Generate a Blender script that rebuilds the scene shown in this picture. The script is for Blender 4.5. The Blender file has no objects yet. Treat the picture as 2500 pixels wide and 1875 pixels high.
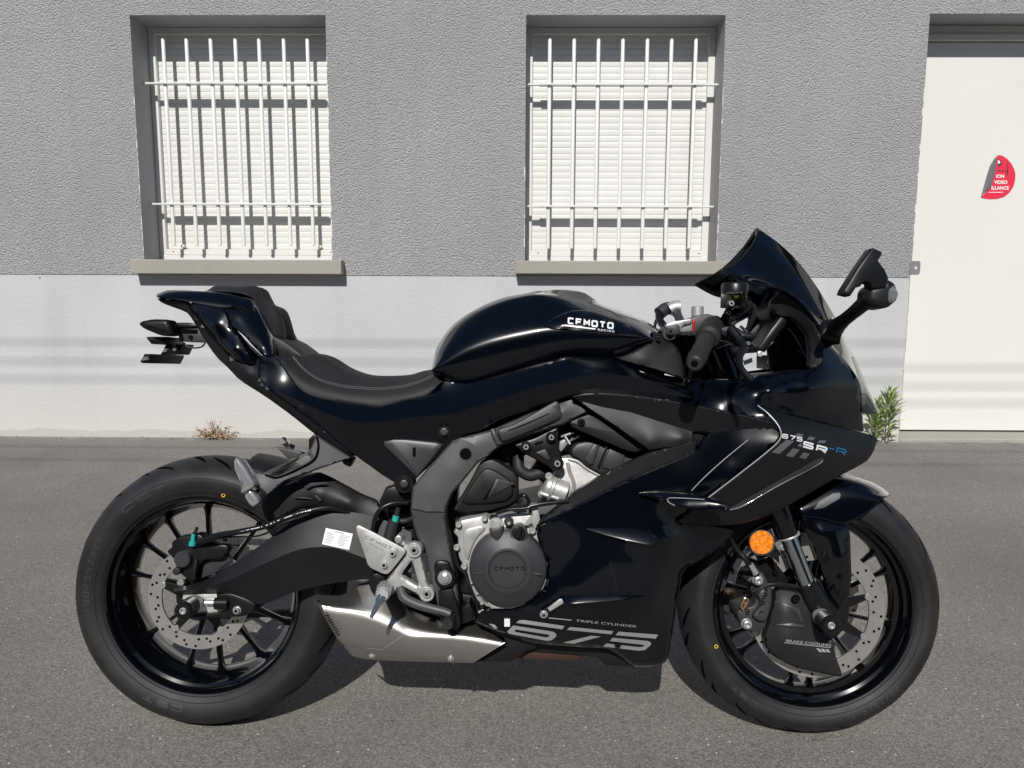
import bpy, bmesh, math, random
import numpy as np
from mathutils import Vector, Matrix
from mathutils.geometry import delaunay_2d_cdt
random.seed(7); rng=np.random.RandomState(5)
R_=math.radians
S=bpy.context.scene; COL=S.collection
# ---------------------------------------------------------------- camera
FPX=1873.2; CAMH=1.0438; PITCH=R_(7.75); ROLL=R_(.22); YAW=R_(.67)
_F=Vector((-math.sin(YAW)*math.cos(PITCH),math.cos(YAW)*math.cos(PITCH),-math.sin(PITCH)))
_R=Vector((math.cos(YAW),math.sin(YAW),0)); _U=_R.cross(_F)
CR=math.cos(ROLL)*_R+math.sin(ROLL)*_U; CU=-math.sin(ROLL)*_R+math.cos(ROLL)*_U; CF=_F
CAM=Vector((0,0,CAMH))
cd=bpy.data.cameras.new('camera'); cam=bpy.data.objects.new('camera',cd); COL.objects.link(cam)
cam.matrix_world=Matrix(((CR.x,CU.x,-CF.x,0),(CR.y,CU.y,-CF.y,0),(CR.z,CU.z,-CF.z,CAMH),(0,0,0,1)))
cd.sensor_fit='HORIZONTAL'; cd.sensor_width=36; cd.lens=FPX/2500*36; cd.clip_start=.05; cd.clip_end=2000
S.camera=cam
# ---------------------------------------------------------------- light
SUN_EL=R_(39.5); SUN_AZ=R_(7.5)          # light travels towards +Y and slightly +X
LT=Vector((math.sin(SUN_AZ)*math.cos(SUN_EL),math.cos(SUN_AZ)*math.cos(SUN_EL),-math.sin(SUN_EL)))
w=bpy.data.worlds.new('World'); S.world=w; w.use_nodes=True
nt=w.node_tree; bg=nt.nodes['Background']; sky=nt.nodes.new('ShaderNodeTexSky')
sky.sky_type='NISHITA'; sky.sun_disc=False; sky.sun_elevation=SUN_EL; sky.sun_rotation=math.pi+SUN_AZ
sky.altitude=200; sky.air_density=1.0; sky.dust_density=.6; sky.ozone_density=3.5
nt.links.new(sky.outputs[0],bg.inputs[0]); bg.inputs[1].default_value=.058
sl=bpy.data.lights.new('sun','SUN'); sl.energy=4.3; sl.angle=R_(.53); sl.color=(1,.965,.91)
so=bpy.data.objects.new('sun',sl); COL.objects.link(so); so.rotation_euler=LT.to_track_quat('-Z','Y').to_euler()
S.view_settings.view_transform='Standard'; S.view_settings.look='None'; S.view_settings.exposure=0.0; S.view_settings.gamma=1
S.render.engine='CYCLES'
# ---------------------------------------------------------------- geometry helpers
def ray(px,py):
    return (float(px)-1250)*CR+(937.5-float(py))*CU+FPX*CF
def WP(px,py,Y):                                   # pixel -> point on world plane y=Y
    d=ray(px,py); return CAM+d*(Y/d.y)
def GP(px,py,z=0):
    d=ray(px,py); return CAM+d*((z-CAMH)/d.z)
LEAN=.1182; BYAW=.0153; X0=-.0297; D0=1.6955
BM=Matrix.Translation((X0,D0,0))@Matrix.Rotation(-BYAW,4,'Z')@Matrix.Rotation(-LEAN,4,'X')
# lean: top moves away (+Y): rotation about X by -LEAN
BI=BM.inverted(); CAML=BI@CAM; B3=BI.to_3x3()
def L(px,py,w):                                    # pixel -> motorcycle-local point at lateral offset w (right side positive)
    d=B3@ray(px,py); t=(-float(w)-CAML.y)/d.y; return CAML+d*t
def mpp(px,py,w):
    p=BM@L(px,py,w); return (p-CAM).dot(CF)/FPX
CROPS={'A':(150,1050,3.16),'B':(300,650,3.16),'C':(800,1050,3.16),'D':(1000,650,3.16),'E':(1500,500,3.16),
 'F':(1600,950,3.16),'G':(1600,1300,3.16),'H':(700,1300,3.16),'I':(150,1350,3.16),'J':(1550,650,5.53),'K':(560,1050,5.53),'M':(1450,800,5.53),'N':(1220,1440,5.027),'R':(1380,1100,5.53),'P':(0,0,1),'Q':(0,0,1/1.1302)}
def T(tag,pts,w=None):
    ox,oy,s=CROPS[tag]; out=[]
    for p in pts:
        ww=p[2] if len(p)>2 else w
        out.append((ox+p[0]/s,oy+p[1]/s,ww))
    return out
def mesh_obj(name,verts,faces,mats,parent=None,smooth=30,fm=None):
    me=bpy.data.meshes.new(name); me.from_pydata([tuple(v) for v in verts],[],faces)
    if not isinstance(mats,(list,tuple)): mats=[mats]
    for m in mats: me.materials.append(m)
    if fm is not None:
        for i,k in enumerate(fm): me.polygons[i].material_index=k
    bm=bmesh.new(); bm.from_mesh(me); bmesh.ops.recalc_face_normals(bm,faces=bm.faces); bm.to_mesh(me); bm.free()
    if smooth is not None:
        for p in me.polygons: p.use_smooth=True
        me.set_sharp_from_angle(angle=R_(smooth))
    o=bpy.data.objects.new(name,me); COL.objects.link(o)
    if parent: o.parent=parent
    return o
def tag(o,label,cat=None,group=None,kind=None):
    if label: o['label']=label
    if cat: o['category']=cat
    if group: o['group']=group
    if kind: o['kind']=kind
    return o
class MB:                                          # collects shapes for one mesh
    def __init__(s): s.v=[]; s.f=[]; s.m=[]
    def add(s,v,f,mi=0):
        b=len(s.v); s.v+=[Vector(x) for x in v]; s.f+=[[i+b for i in q] for q in f]; s.m+=[mi]*len(f); return s
    def box(s,c,h,mi=0,rot=None):
        v=[Vector((x*h[0],y*h[1],z*h[2])) for x in(-1,1) for y in(-1,1) for z in(-1,1)]
        if rot is not None: v=[rot@q for q in v]
        v=[q+Vector(c) for q in v]
        return s.add(v,[(0,1,3,2),(4,6,7,5),(0,4,5,1),(2,3,7,6),(0,2,6,4),(1,5,7,3)],mi)
    def build(s,name,mats,parent=None,smooth=30,bevel=0):
        o=mesh_obj(name,s.v,s.f,mats,parent,smooth,s.m)
        if bevel:
            md=o.modifiers.new('bevel','BEVEL'); md.width=bevel; md.segments=2; md.limit_method='ANGLE'; md.angle_limit=R_(35)
        return o
def catmull(P,n):
    P=[np.array(p,float) for p in P]
    d=[0]
    for a,b in zip(P,P[1:]): d.append(d[-1]+max(1e-6,np.linalg.norm(b-a)))
    tot=d[-1]; out=[]
    for k in range(n):
        t=tot*k/(n-1); i=0
        while i<len(P)-2 and d[i+1]<t: i+=1
        u=(t-d[i])/(d[i+1]-d[i]); u=min(max(u,0),1)
        p1,p2=P[i],P[i+1]; h=d[i+1]-d[i]
        m1=(P[i+1]-P[i-1])/(d[i+1]-d[i-1])*h if i>0 else (p2-p1)
        m2=(P[i+2]-P[i])/(d[i+2]-d[i])*h if i<len(P)-2 else (p2-p1)
        out.append((2*u**3-3*u**2+1)*p1+(u**3-2*u**2+u)*m1+(-2*u**3+3*u**2)*p2+(u**3-u**2)*m2)
    return out
def linres(P,n):
    P=[np.array(p,float) for p in P]; d=[0]
    for a,b in zip(P,P[1:]): d.append(d[-1]+max(1e-6,np.linalg.norm(b-a)))
    out=[]
    for k in range(n):
        t=d[-1]*k/(n-1); i=0
        while i<len(P)-2 and d[i+1]<t: i+=1
        u=min(max((t-d[i])/(d[i+1]-d[i]),0),1); out.append(P[i]*(1-u)+P[i+1]*u)
    return out
def loft(parent,name,rows,mat,nu=40,nv=6,mirror=False,sharp_v=False,close_mirror=False,thick=0,smooth=35,cap=False,lin_u=False):
    """rows: polylines of (px,py,w).  resampled along u, interpolated across v, mapped into local space"""
    rr=[(linres if lin_u else catmull)([tuple(L(*p)) for p in r],nu) for r in rows]
    grid=[]
    for j in range(nu):
        col=[r[j] for r in rr]
        if sharp_v:
            c=[]
            for a,b in zip(col,col[1:]):
                for k in range(nv): c.append(a+(b-a)*k/nv)
            c.append(col[-1])
        else: c=catmull(col,(len(col)-1)*nv+1)
        grid.append(c)
    m=len(grid[0]); V=[Vector(p) for g in grid for p in g]; Fc=[]
    for j in range(nu-1):
        for k in range(m-1): a=j*m+k; Fc.append([a,a+1,a+m+1,a+m])
    mb=MB(); mb.add(V,Fc)
    if cap:
        for j in (0,nu-1): mb.add([V[j*m+k] for k in range(m)],[list(range(m))])
    if mirror: mb.add([Vector((p.x,-p.y,p.z)) for p in V],[f[::-1] for f in Fc])
    bmx=bmesh.new(); 
    o=mb.build(name,mat,parent,smooth)
    me=o.data; bmx.from_mesh(me); bmesh.ops.remove_doubles(bmx,verts=bmx.verts,dist=.0008); bmesh.ops.recalc_face_normals(bmx,faces=bmx.faces); bmx.to_mesh(me); bmx.free()
    for p in me.polygons: p.use_smooth=True
    me.set_sharp_from_angle(angle=R_(smooth))
    if thick:
        md=o.modifiers.new('thickness','SOLIDIFY'); md.thickness=thick; md.offset=0
    return o
def chaikin(P,n=1,closed=True):
    P=[np.array(p,float) for p in P]
    for _ in range(n):
        Q=[]; N=len(P)
        for i in range(N if closed else N-1):
            a,b=P[i],P[(i+1)%N]
            if np.linalg.norm(a-b)<1e-6: Q.append(a); continue
            Q+=[a*.82+b*.18,a*.18+b*.82]
        P=Q
    return P
def inpoly(pts,poly):
    x,y=pts[:,0],pts[:,1]; ins=np.zeros(len(pts),bool); n=len(poly)
    for i in range(n):
        x1,y1=poly[i][:2]; x2,y2=poly[(i+1)%n][:2]
        c=((y1>y)!=(y2>y))
        with np.errstate(divide='ignore',invalid='ignore'):
            xi=(x2-x1)*(y-y1)/((y2-y1) if y2!=y1 else 1e-12)+x1
        ins^=c&(x<xi)
    return ins
def dist_poly(pts,poly):
    d=np.full(len(pts),1e9); n=len(poly)
    for i in range(n):
        a=np.array(poly[i][:2]); b=np.array(poly[(i+1)%n][:2]); ab=b-a; l=(ab@ab) or 1e-9
        t=np.clip(((pts-a)@ab)/l,0,1); q=a+t[:,None]*ab; d=np.minimum(d,np.hypot(*(pts-q).T))
    return d
def tps(P,Wv,lam=.02):
    P=np.array(P,float)/100; n=len(P); Wv=np.array(Wv,float)
    d=np.linalg.norm(P[:,None]-P[None],axis=2); K=np.where(d>0,d*d*np.log(d+1e-12),0)
    A=np.zeros((n+3,n+3)); A[:n,:n]=K+lam*np.eye(n); A[:n,n]=1; A[:n,n+1:]=P; A[n,:n]=1; A[n+1:,:n]=P.T
    b=np.zeros(n+3); b[:n]=Wv; s=np.linalg.lstsq(A,b,rcond=None)[0]
    def f(Q):
        Q=np.atleast_2d(np.array(Q,float))/100; d=np.linalg.norm(Q[:,None]-P[None],axis=2)
        return np.where(d>0,d*d*np.log(d+1e-12),0)@s[:n]+s[n]+Q@s[n+1:]
    return f
def densify(P,step):
    out=[]
    for i in range(len(P)):
        a=np.array(P[i],float); b=np.array(P[(i+1)%len(P)],float); n=max(1,int(np.linalg.norm((b-a)[:2])/step))
        for k in range(n): out.append(a+(b-a)*k/n)
    return out
def seamd(p,pl):
    best=1e9; p=np.array(p[:2])
    for a,b in zip(pl,pl[1:]):
        a=np.array(a[:2],float); b=np.array(b[:2],float); ab=b-a; t=min(1,max(0,((p-a)@ab)/(ab@ab+1e-9))); best=min(best,np.linalg.norm(p-a-t*ab))
    return best
def mirrored(o):
    me=o.data.copy(); me.transform(Matrix.Scale(-1,4,(0,1,0))); me.flip_normals()
    q=bpy.data.objects.new(o.name.split('.')[0],me); COL.objects.link(q); q.parent=o.parent; return q
def panel(parent,name,regions,mat,t=.005,r=.003,mirror=False,g=9,ch=1,smooth=40,inset=3,lam=.005):
    """curved sheet: each region = dict(o=outline [(px,py,w)], c=inner control points, h=[holes])"""
    mb=MB(); fs=[]
    for rg in regions:
        O=densify(chaikin(rg['o'],rg.get('ch',ch)),g*1.3); Hs=[densify(chaikin([p if len(p)>2 else (*p,0) for p in h],1),g) for h in rg.get('h',[])]
        cp=[tuple(p) for p in O[::max(1,len(O)//90)]]+[tuple(p) for p in rg.get('c',[])]
        wf=tps([p[:2] for p in cp],[p[2] for p in cp],lam); fs.append((O,wf))
        xs=[p[0] for p in O]; ys=[p[1] for p in O]; gp=[]; yy=min(ys); k=0
        while yy<max(ys):
            xx=min(xs)+(g/2 if k%2 else 0)
            while xx<max(xs): gp.append((xx,yy)); xx+=g
            yy+=g*.87; k+=1
        ring=[]
        N=len(O)
        for i in range(N):
            a=O[i-1][:2]; b=O[(i+1)%N][:2]; tv=b-a; n=np.array([-tv[1],tv[0]])/(np.linalg.norm(tv)+1e-9)
            for sg in(1,-1): ring.append(O[i][:2]+sg*n*inset)
        ring=np.array(ring); ok=inpoly(ring,O)&(dist_poly(ring,O)>inset*.6)
        for h in Hs: ok&=~inpoly(ring,h)&(dist_poly(ring,h)>inset)
        ring=ring[ok]
        pts=np.array(gp) if gp else np.zeros((0,2))
        if len(pts):
            ok=inpoly(pts,O)&(dist_poly(pts,O)>g*.75)
            for h in Hs: ok&=~inpoly(pts,h)&(dist_poly(pts,h)>g*.5)
            pts=pts[ok]
        allp=[tuple(p[:2]) for p in O]; nb=len(allp); ed=[(i,(i+1)%nb) for i in range(nb)]
        for h in Hs:
            s0=len(allp); allp+=[tuple(p[:2]) for p in h]; ed+=[(s0+i,s0+(i+1)%len(h)) for i in range(len(h))]
        nbh=len(allp)
        allp+=[tuple(p) for p in ring]+[tuple(p) for p in pts]
        res=delaunay_2d_cdt([Vector(p) for p in allp],ed,[],0,1e-4,True)
        vo=np.array([tuple(v) for v in res[0]]); tri=[list(f) for f in res[2]]; orig=res[3]
        cen=np.array([vo[f].mean(0) for f in tri]); ok=inpoly(cen,O)
        for h in Hs: ok&=~inpoly(cen,h)
        tri=[f for f,k in zip(tri,ok) if k]
        wv=wf(vo)
        for i,og in enumerate(orig):
            b=[q for q in og if q<nb]
            if b:
                sm_='seam' in rg and seamd(vo[i],rg['seam'])<1.6
                wv[i]=O[b[0]][2]-(0 if sm_ else r*rg.get('roll',1))
            elif any(q<nbh for q in og): wv[i]-=r
        front=[L(vo[i][0],vo[i][1],wv[i]) for i in range(len(vo))]
        back=[p+Vector((0,t,0)) for p in front]
        nV=len(vo); ec={}
        for f in tri:
            for a,b in zip(f,f[1:]+f[:1]): ec[(a,b)]=1
        side=[[a,b,b+nV,a+nV] for (a,b) in ec if (b,a) not in ec]
        fc=tri+[[i+nV for i in f[::-1]] for f in tri]+side
        mb.add(front+back,fc)
    o=mb.build(name,mat,parent,smooth)
    if len(regions)>1:
        bq=bmesh.new(); bq.from_mesh(o.data); bmesh.ops.remove_doubles(bq,verts=bq.verts,dist=.0004); bq.to_mesh(o.data); bq.free()
        for p_ in o.data.polygons: p_.use_smooth=True
        o.data.set_sharp_from_angle(angle=R_(smooth))
    if mirror: mirrored(o)
    def wfun(px,py):
        P=np.array([[px,py]])
        for O,wf in fs:
            if inpoly(P,O)[0]: return float(wf(P)[0])
        i=min(range(len(fs)),key=lambda i:dist_poly(P,fs[i][0])[0]); return float(fs[i][1](P)[0])
    return o,wfun
def plate(parent,name,pts,t,mat,bev=.003,ch=0,mirror=False,mb=None,seg=2,mi=0,far=False):
    """solid slab: outline (px,py,w) pushed back by t along the lateral axis, bevelled"""
    P=chaikin(pts,ch) if ch else [np.array(p,float) for p in pts]
    f=[L(*p) for p in P]; n=len(f); b=[p+Vector((0,t,0)) for p in f]
    bm=bmesh.new(); fv=[bm.verts.new(p) for p in f]; bv=[bm.verts.new(p) for p in b]
    ff=bm.faces.new(fv); bm.faces.new(bv[::-1])
    for i in range(n): bm.faces.new((fv[i],bv[i],bv[(i+1)%n],fv[(i+1)%n]))
    bmesh.ops.recalc_face_normals(bm,faces=bm.faces)
    if bev: bmesh.ops.bevel(bm,geom=[e for e in ff.edges],offset=bev,segments=seg,profile=.5,affect='EDGES')
    bmesh.ops.triangulate(bm,faces=[q for q in bm.faces if len(q.verts)>4])
    bm.verts.ensure_lookup_table(); V=[v.co.copy() for v in bm.verts]; idx={v:i for i,v in enumerate(bm.verts)}
    Fc=[[idx[v] for v in q.verts] for q in bm.faces]; bm.free()
    own=mb is None; mb=mb or MB(); mb.add(V,Fc,mi)
    if own:
        o=mb.build(name,mat,parent,38)
        if mirror: mirrored(o)
        return o
def frame_of(d):
    d=d.normalized(); a=Vector((0,0,1)) if abs(d.z)<.9 else Vector((1,0,0)); u=d.cross(a).normalized(); v=d.cross(u); return u,v
def rings(mb,cs,rs,dirs,n=14,mi=0,cap=True,up=None,sq=None):
    V=[];Fc=[]; u,v=frame_of(dirs[0])
    for c,r,d in zip(cs,rs,dirs):
        d=d.normalized(); u=(u-d*u.dot(d)).normalized(); v=d.cross(u)
        for k in range(n):
            a=2*math.pi*k/n; V.append(c+(u*math.cos(a)+v*math.sin(a))*r)
    m=len(cs)
    for i in range(m-1):
        for k in range(n): Fc.append([i*n+k,i*n+(k+1)%n,(i+1)*n+(k+1)%n,(i+1)*n+k])
    if cap: Fc.append(list(range(n))[::-1]); Fc.append([(m-1)*n+k for k in range(n)])
    mb.add(V,Fc,mi)
def tube_pts(mb,P,r,n=10,seg=None,mi=0,smooth=True):
    P=[Vector(p) for p in P]; k=seg or (len(P)*5)
    Q=[Vector(tuple(q)) for q in (catmull([tuple(p) for p in P],k) if smooth and len(P)>2 else linres([tuple(p) for p in P],max(2,seg or len(P))))]
    rr=r if isinstance(r,(list,tuple)) else [r]*2
    rs=[float(np.interp(i/(len(Q)-1),np.linspace(0,1,len(rr)),rr)) for i in range(len(Q))]
    ds=[(Q[min(i+1,len(Q)-1)]-Q[max(i-1,0)]) for i in range(len(Q))]
    rings(mb,Q,rs,ds,n,mi)
def tube(parent,name,pts,r,mat,n=10,seg=None,smooth=True):
    mb=MB(); tube_pts(mb,[L(*p) for p in pts],r,n,seg,0,smooth); return mb.build(name,mat,parent,45)
def lathe_ax(mb,p0,p1,prof,n=32,mi=0):             # prof: [(distance from p0 towards p1 in m, radius)]
    d=(p1-p0).normalized(); rings(mb,[p0+d*a for a,_ in prof],[max(b,1e-5) for _,b in prof],[d]*len(prof),n,mi)
def lathe_y(mb,x,z,prof,n=64,mi=0,closed=False,flip=False):  # prof: [(w,r)] about the lateral axis through (x,z)
    V=[];Fc=[]
    for (w_,r) in prof:
        for k in range(n):
            a=2*math.pi*k/n; V.append(Vector((x+r*math.cos(a),-w_,z+r*math.sin(a))))
    m=len(prof)
    for i in range(m-(0 if closed else 1)):
        j=(i+1)%m
        for k in range(n): Fc.append([i*n+k,i*n+(k+1)%n,j*n+(k+1)%n,j*n+k])
    mb.add(V,Fc,mi)
def disc_at(mb,px,py,w,prof,n=28,mi=0):            # prof radii in metres, w offsets from w
    p=L(px,py,w); lathe_y(mb,p.x,p.z,[(w+a,max(r,1e-5)) for a,r in prof],n,mi)
def bolt(parent,px,py,w,r,mats,name='bolt',washer=True,mb=None):
    """r in metres; socket-head bolt with washer. mats=[metal,dark]"""
    own=mb is None; mb=mb or MB()
    p=L(px,py,w); x,z=p.x,p.z
    pr=[(-.004,r*1.0),(0,r*1.0),(.0015,r*.97),(.0015,r*.74),(.006,r*.72),(.0075,r*.62),(.0075,r*.36)] if washer else [(-.004,r),(.003,r),(.005,r*.85),(.005,r*.45)]
    lathe_y(mb,x,z,[(w+a,b) for a,b in pr],20,0)
    q=pr[-1]; lathe_y(mb,x,z,[(w+q[0],q[1]),(w+q[0]-.003,q[1]*.95),(w+q[0]-.003,1e-5)],12,1)
    if own: return mb.build(name,mats,parent,40)
# ---------------------------------------------------------------- stroke lettering
GL={'C':[[(1,1),(.12,1),(0,.88),(0,.12),(.12,0),(1,0)]],'F':[[(0,0),(0,1),(1,1)],[(.15,.48),(.85,.48)]],
'M':[[(0,0),(0,1),(.5,.4),(1,1),(1,0)]],'O':[[(.5,1),(.12,1),(0,.88),(0,.12),(.12,0),(.88,0),(1,.12),(1,.88),(.88,1),(.5,1)]],
'T':[[(0,1),(1,1)],[(.5,.86),(.5,0)]],'R':[[(0,0),(0,1),(.88,1),(1,.88),(1,.55),(.88,.45),(.14,.45)],[(.6,.36),(1,0)]],
'A':[[(0,0),(0,.88),(.12,1),(.88,1),(1,.88),(1,0)],[(.13,.42),(.87,.42)]],'I':[[(0,0),(0,1)]],'N':[[(0,0),(0,1),(1,0),(1,1)]],
'G':[[(1,1),(.12,1),(0,.88),(0,.12),(.12,0),(1,0),(1,.45),(.55,.45)]],'P':[[(0,0),(0,1),(.88,1),(1,.88),(1,.55),(.88,.45),(.14,.45)]],
'L':[[(0,1),(0,0),(1,0)]],'E':[[(1,1),(0,1),(0,0),(1,0)],[(.14,.5),(.85,.5)]],'Y':[[(0,1),(.5,.5),(1,1)],[(.5,.42),(.5,0)]],
'D':[[(0,.5),(0,1),(.8,1),(1,.8),(1,.2),(.8,0),(0,0),(0,.5)]],'B':[[(0,.5),(0,1),(.85,1),(.85,.55),(1,.45),(1,0),(0,0),(0,.5)],[(.14,.52),(.8,.52)]],
'K':[[(0,0),(0,1)],[(1,1),(.15,.5),(1,0)]],'S':[[(1,1),(.1,1),(0,.9),(0,.6),(.1,.5),(.9,.5),(1,.4),(1,.1),(.9,0),(0,0)]],
'5':[[(1,1),(0,1),(0,.55),(.9,.55),(1,.45),(1,.1),(.9,0),(0,0)]],'6':[[(1,1),(.1,1),(0,.9),(0,.1),(.1,0),(.9,0),(1,.1),(1,.45),(.9,.55),(.14,.55)]],
'7':[[(0,1),(1,1),(.45,0)]],'-':[[(0,.5),(1,.5)]],'U':[[(0,1),(0,.1),(.1,0),(.9,0),(1,.1),(1,1)]],'J':[[(.2,0),(.9,0),(1,.1),(1,1)]],
'.':[[(0,0),(0,.12)]],'1':[[(.5,0),(.5,1)]],'8':[[(0,.5),(0,1),(1,1),(1,0),(0,0),(0,.5)],[(.14,.5),(.86,.5)]],'0':[[(0,.5),(0,1),(1,1),(1,0),(0,0),(0,.5)]],
'/':[[(0,0),(1,1)]],'Z':[[(0,1),(1,1),(0,0),(1,0)]],'V':[[(0,1),(.5,0),(1,1)]],'2':[[(0,1),(1,1),(1,.5),(0,.5),(0,0),(1,0)]],'3':[[(0,1),(1,1),(1,0),(0,0)],[(.2,.5),(.86,.5)]]}
def stroke(mb,P,th,fmap,lift,mi=0,step=.15):
    P=[np.array(p[:2],float) for p in P]
    Q=[P[0]]
    for a,b in zip(P,P[1:]):
        n=max(1,int(np.linalg.norm(b-a)/step))
        for k in range(1,n+1): Q.append(a+(b-a)*k/n)
    closed=np.linalg.norm(Q[0]-Q[-1])<1e-6
    Lf=[];Rt=[];n=len(Q)
    for i in range(n):
        if closed: a=Q[i-1] if i>0 else Q[-2]; c=Q[i+1] if i<n-1 else Q[1]
        else: a=Q[max(i-1,0)]; c=Q[min(i+1,n-1)]
        b=Q[i]; d1=b-a; d2=c-b
        if np.linalg.norm(d1)<1e-9: d1=d2
        if np.linalg.norm(d2)<1e-9: d2=d1
        d1=d1/np.linalg.norm(d1); d2=d2/np.linalg.norm(d2); n1=np.array([-d1[1],d1[0]]); n2=np.array([-d2[1],d2[0]])
        m=n1+n2; m/=max(np.linalg.norm(m),1e-6); s=min(1/max(m@n1,.35),1.8)
        Lf.append(b+m*s*th/2); Rt.append(b-m*s*th/2)
    V=[fmap(p[0],p[1],lift) for p in Lf]+[fmap(p[0],p[1],lift) for p in Rt]
    mb.add(V,[[i,i+1,n+i+1,n+i] for i in range(n-1)],mi)
def letters(mb,txt,fmap,cw=1.0,gap=.35,th=.18,mi=0,lift=.0006,narrow={}):
    u=0;k=0
    for chh in txt:
        if chh==' ': u+=cw*.7; continue
        wd=cw*(.02 if chh in 'I.' else .6 if chh in '-1' else 1)
        for pl in GL.get(chh,[]):
            k+=1; stroke(mb,[(u+x*wd+th/2,y*(1-th)+th/2) for x,y in pl],th,fmap,lift+.00008*(k%3),mi)
        u+=wd+th+gap
    return u
def pxmap(o,ex,ey,wf):                             # text space -> pixels -> surface
    def f(u,v,lift):
        x=o[0]+u*ex[0]+v*ey[0]; y=o[1]+u*ex[1]+v*ey[1]; return L(x,y,(wf(x,y) if callable(wf) else wf)+lift)
    return f
def px_poly(mb,pts,wf,lift=.0008,mi=0):
    P=densify([(*p[:2],0) for p in pts],5); O=[tuple(p[:2]) for p in P]; xs=[p[0] for p in O]; ys=[p[1] for p in O]; g=5
    G=np.array([(x,y) for x in np.arange(min(xs),max(xs),g) for y in np.arange(min(ys),max(ys),g)] or [(1e9,1e9)])
    G=G[inpoly(G,O)&(dist_poly(G,O)>g*.5)]; n=len(O)
    r=delaunay_2d_cdt([Vector(p) for p in O]+[Vector((float(a),float(b))) for a,b in G],[(i,(i+1)%n) for i in range(n)],[],0,1e-4,True)
    vo=[tuple(v) for v in r[0]]; tri=[list(f) for f in r[2]]; c=np.array([np.mean([vo[i] for i in f],0) for f in tri]); ok=inpoly(c,O)
    mb.add([L(p[0],p[1],(wf(p[0],p[1]) if callable(wf) else wf)+lift) for p in vo],[f for f,k in zip(tri,ok) if k],mi)
# ---------------------------------------------------------------- materials
def mat(name,col=(.5,.5,.5),rough=.5,metal=0,coat=0,spec=.5,bump=None,vary=0,vscale=8,alpha=None,coat_rough=.03,rough_vary=0):
    m=bpy.data.materials.new(name); m.use_nodes=True; t=m.node_tree; b=t.nodes['Principled BSDF']
    b.inputs['Base Color'].default_value=(*col,1); b.inputs['Roughness'].default_value=rough; b.inputs['Metallic'].default_value=metal
    b.inputs['Coat Weight'].default_value=coat; b.inputs['Coat Roughness'].default_value=coat_rough; b.inputs['Specular IOR Level'].default_value=spec
    co=t.nodes.new('ShaderNodeTexCoord')
    if vary:
        n=t.nodes.new('ShaderNodeTexNoise'); n.inputs['Scale'].default_value=vscale; n.inputs['Detail'].default_value=6
        t.links.new(co.outputs['Object'],n.inputs['Vector'])
        r=t.nodes.new('ShaderNodeValToRGB'); r.color_ramp.elements[0].position=.35; r.color_ramp.elements[1].position=.65
        r.color_ramp.elements[0].color=(*[c*(1-vary) for c in col],1); r.color_ramp.elements[1].color=(*[min(1,c*(1+vary)) for c in col],1)
        t.links.new(n.outputs['Fac'],r.inputs['Fac']); t.links.new(r.outputs[0],b.inputs['Base Color'])
    if rough_vary:
        n=t.nodes.new('ShaderNodeTexNoise'); n.inputs['Scale'].default_value=14; n.inputs['Detail'].default_value=5
        t.links.new(co.outputs['Object'],n.inputs['Vector'])
        mr=t.nodes.new('ShaderNodeMapRange'); mr.inputs['From Min'].default_value=.3; mr.inputs['From Max'].default_value=.7
        mr.inputs['To Min'].default_value=max(0,rough-rough_vary); mr.inputs['To Max'].default_value=rough+rough_vary
        t.links.new(n.outputs['Fac'],mr.inputs['Value']); t.links.new(mr.outputs[0],b.inputs['Roughness'])
    if bump:
        n=t.nodes.new('ShaderNodeTexNoise'); n.inputs['Scale'].default_value=bump[0]; n.inputs['Detail'].default_value=4
        t.links.new(co.outputs['Object'],n.inputs['Vector'])
        bp=t.nodes.new('ShaderNodeBump'); bp.inputs['Distance'].default_value=bump[1]; bp.inputs['Strength'].default_value=1
        t.links.new(n.outputs['Fac'],bp.inputs['Height']); t.links.new(bp.outputs[0],b.inputs['Normal'])
    return m
M={}
M['gloss']=mat('gloss_black_paint',(.0009,.0018,.0040),.22,0,1,.22,coat_rough=.012); M['gloss'].node_tree.nodes['Principled BSDF'].inputs['Coat IOR'].default_value=1.39
M['matte']=mat('matte_black_paint',(.0055,.0063,.0078),.47,0,0,.4,bump=(900,.0001),rough_vary=.05)
M['satin']=mat('satin_black',(.006,.0065,.0075),.34,0,0,.4,rough_vary=.05)
M['plastic']=mat('black_plastic',(.0075,.0083,.0095),.5,0,0,.4,bump=(1400,.00012),rough_vary=.07)
M['frame']=mat('frame_dark_grey',(.066,.069,.074),.48,.2,0,.5,bump=(1200,.00015),rough_vary=.06)
M['castgrey']=mat('cast_dark_grey',(.036,.038,.042),.45,.2,0,.5,bump=(1500,.0002),rough_vary=.06)
M['panelgrey']=mat('satin_grey_panel',(.045,.047,.050),.42,.2,0,.5)
M['rim']=mat('gloss_black_rim',(.0015,.002,.003),.2,0,1,.1,coat_rough=.03)
M['silver']=mat('cast_aluminium',(.46,.46,.455),.42,.5,0,.5,bump=(700,.0003),vary=.08,vscale=60)
M['chrome']=mat('polished_steel',(.66,.66,.67),.2,.75)
M['zinc']=mat('zinc_bolt',(.50,.52,.515),.34,.7)
M['dark']=mat('dark_recess',(.0015,.0015,.002),.9,spec=.1)  # near-black: paints shade inside holes and slots, also serves plain black parts
M['discsteel']=mat('brake_disc_steel',(.52,.51,.49),.33,.75,vary=.06,vscale=30)
M['tube']=mat('fork_tube_steel',(.52,.53,.56),.12,1)
M['rubber']=mat('grip_rubber',(.013,.013,.014),.6,bump=(900,.0003))
M['white']=mat('white_decal',(.75,.76,.78),.35)
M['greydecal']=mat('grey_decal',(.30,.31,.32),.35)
M['dimdecal']=mat('dim_grey_decal',(.10,.105,.115),.4)
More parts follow.
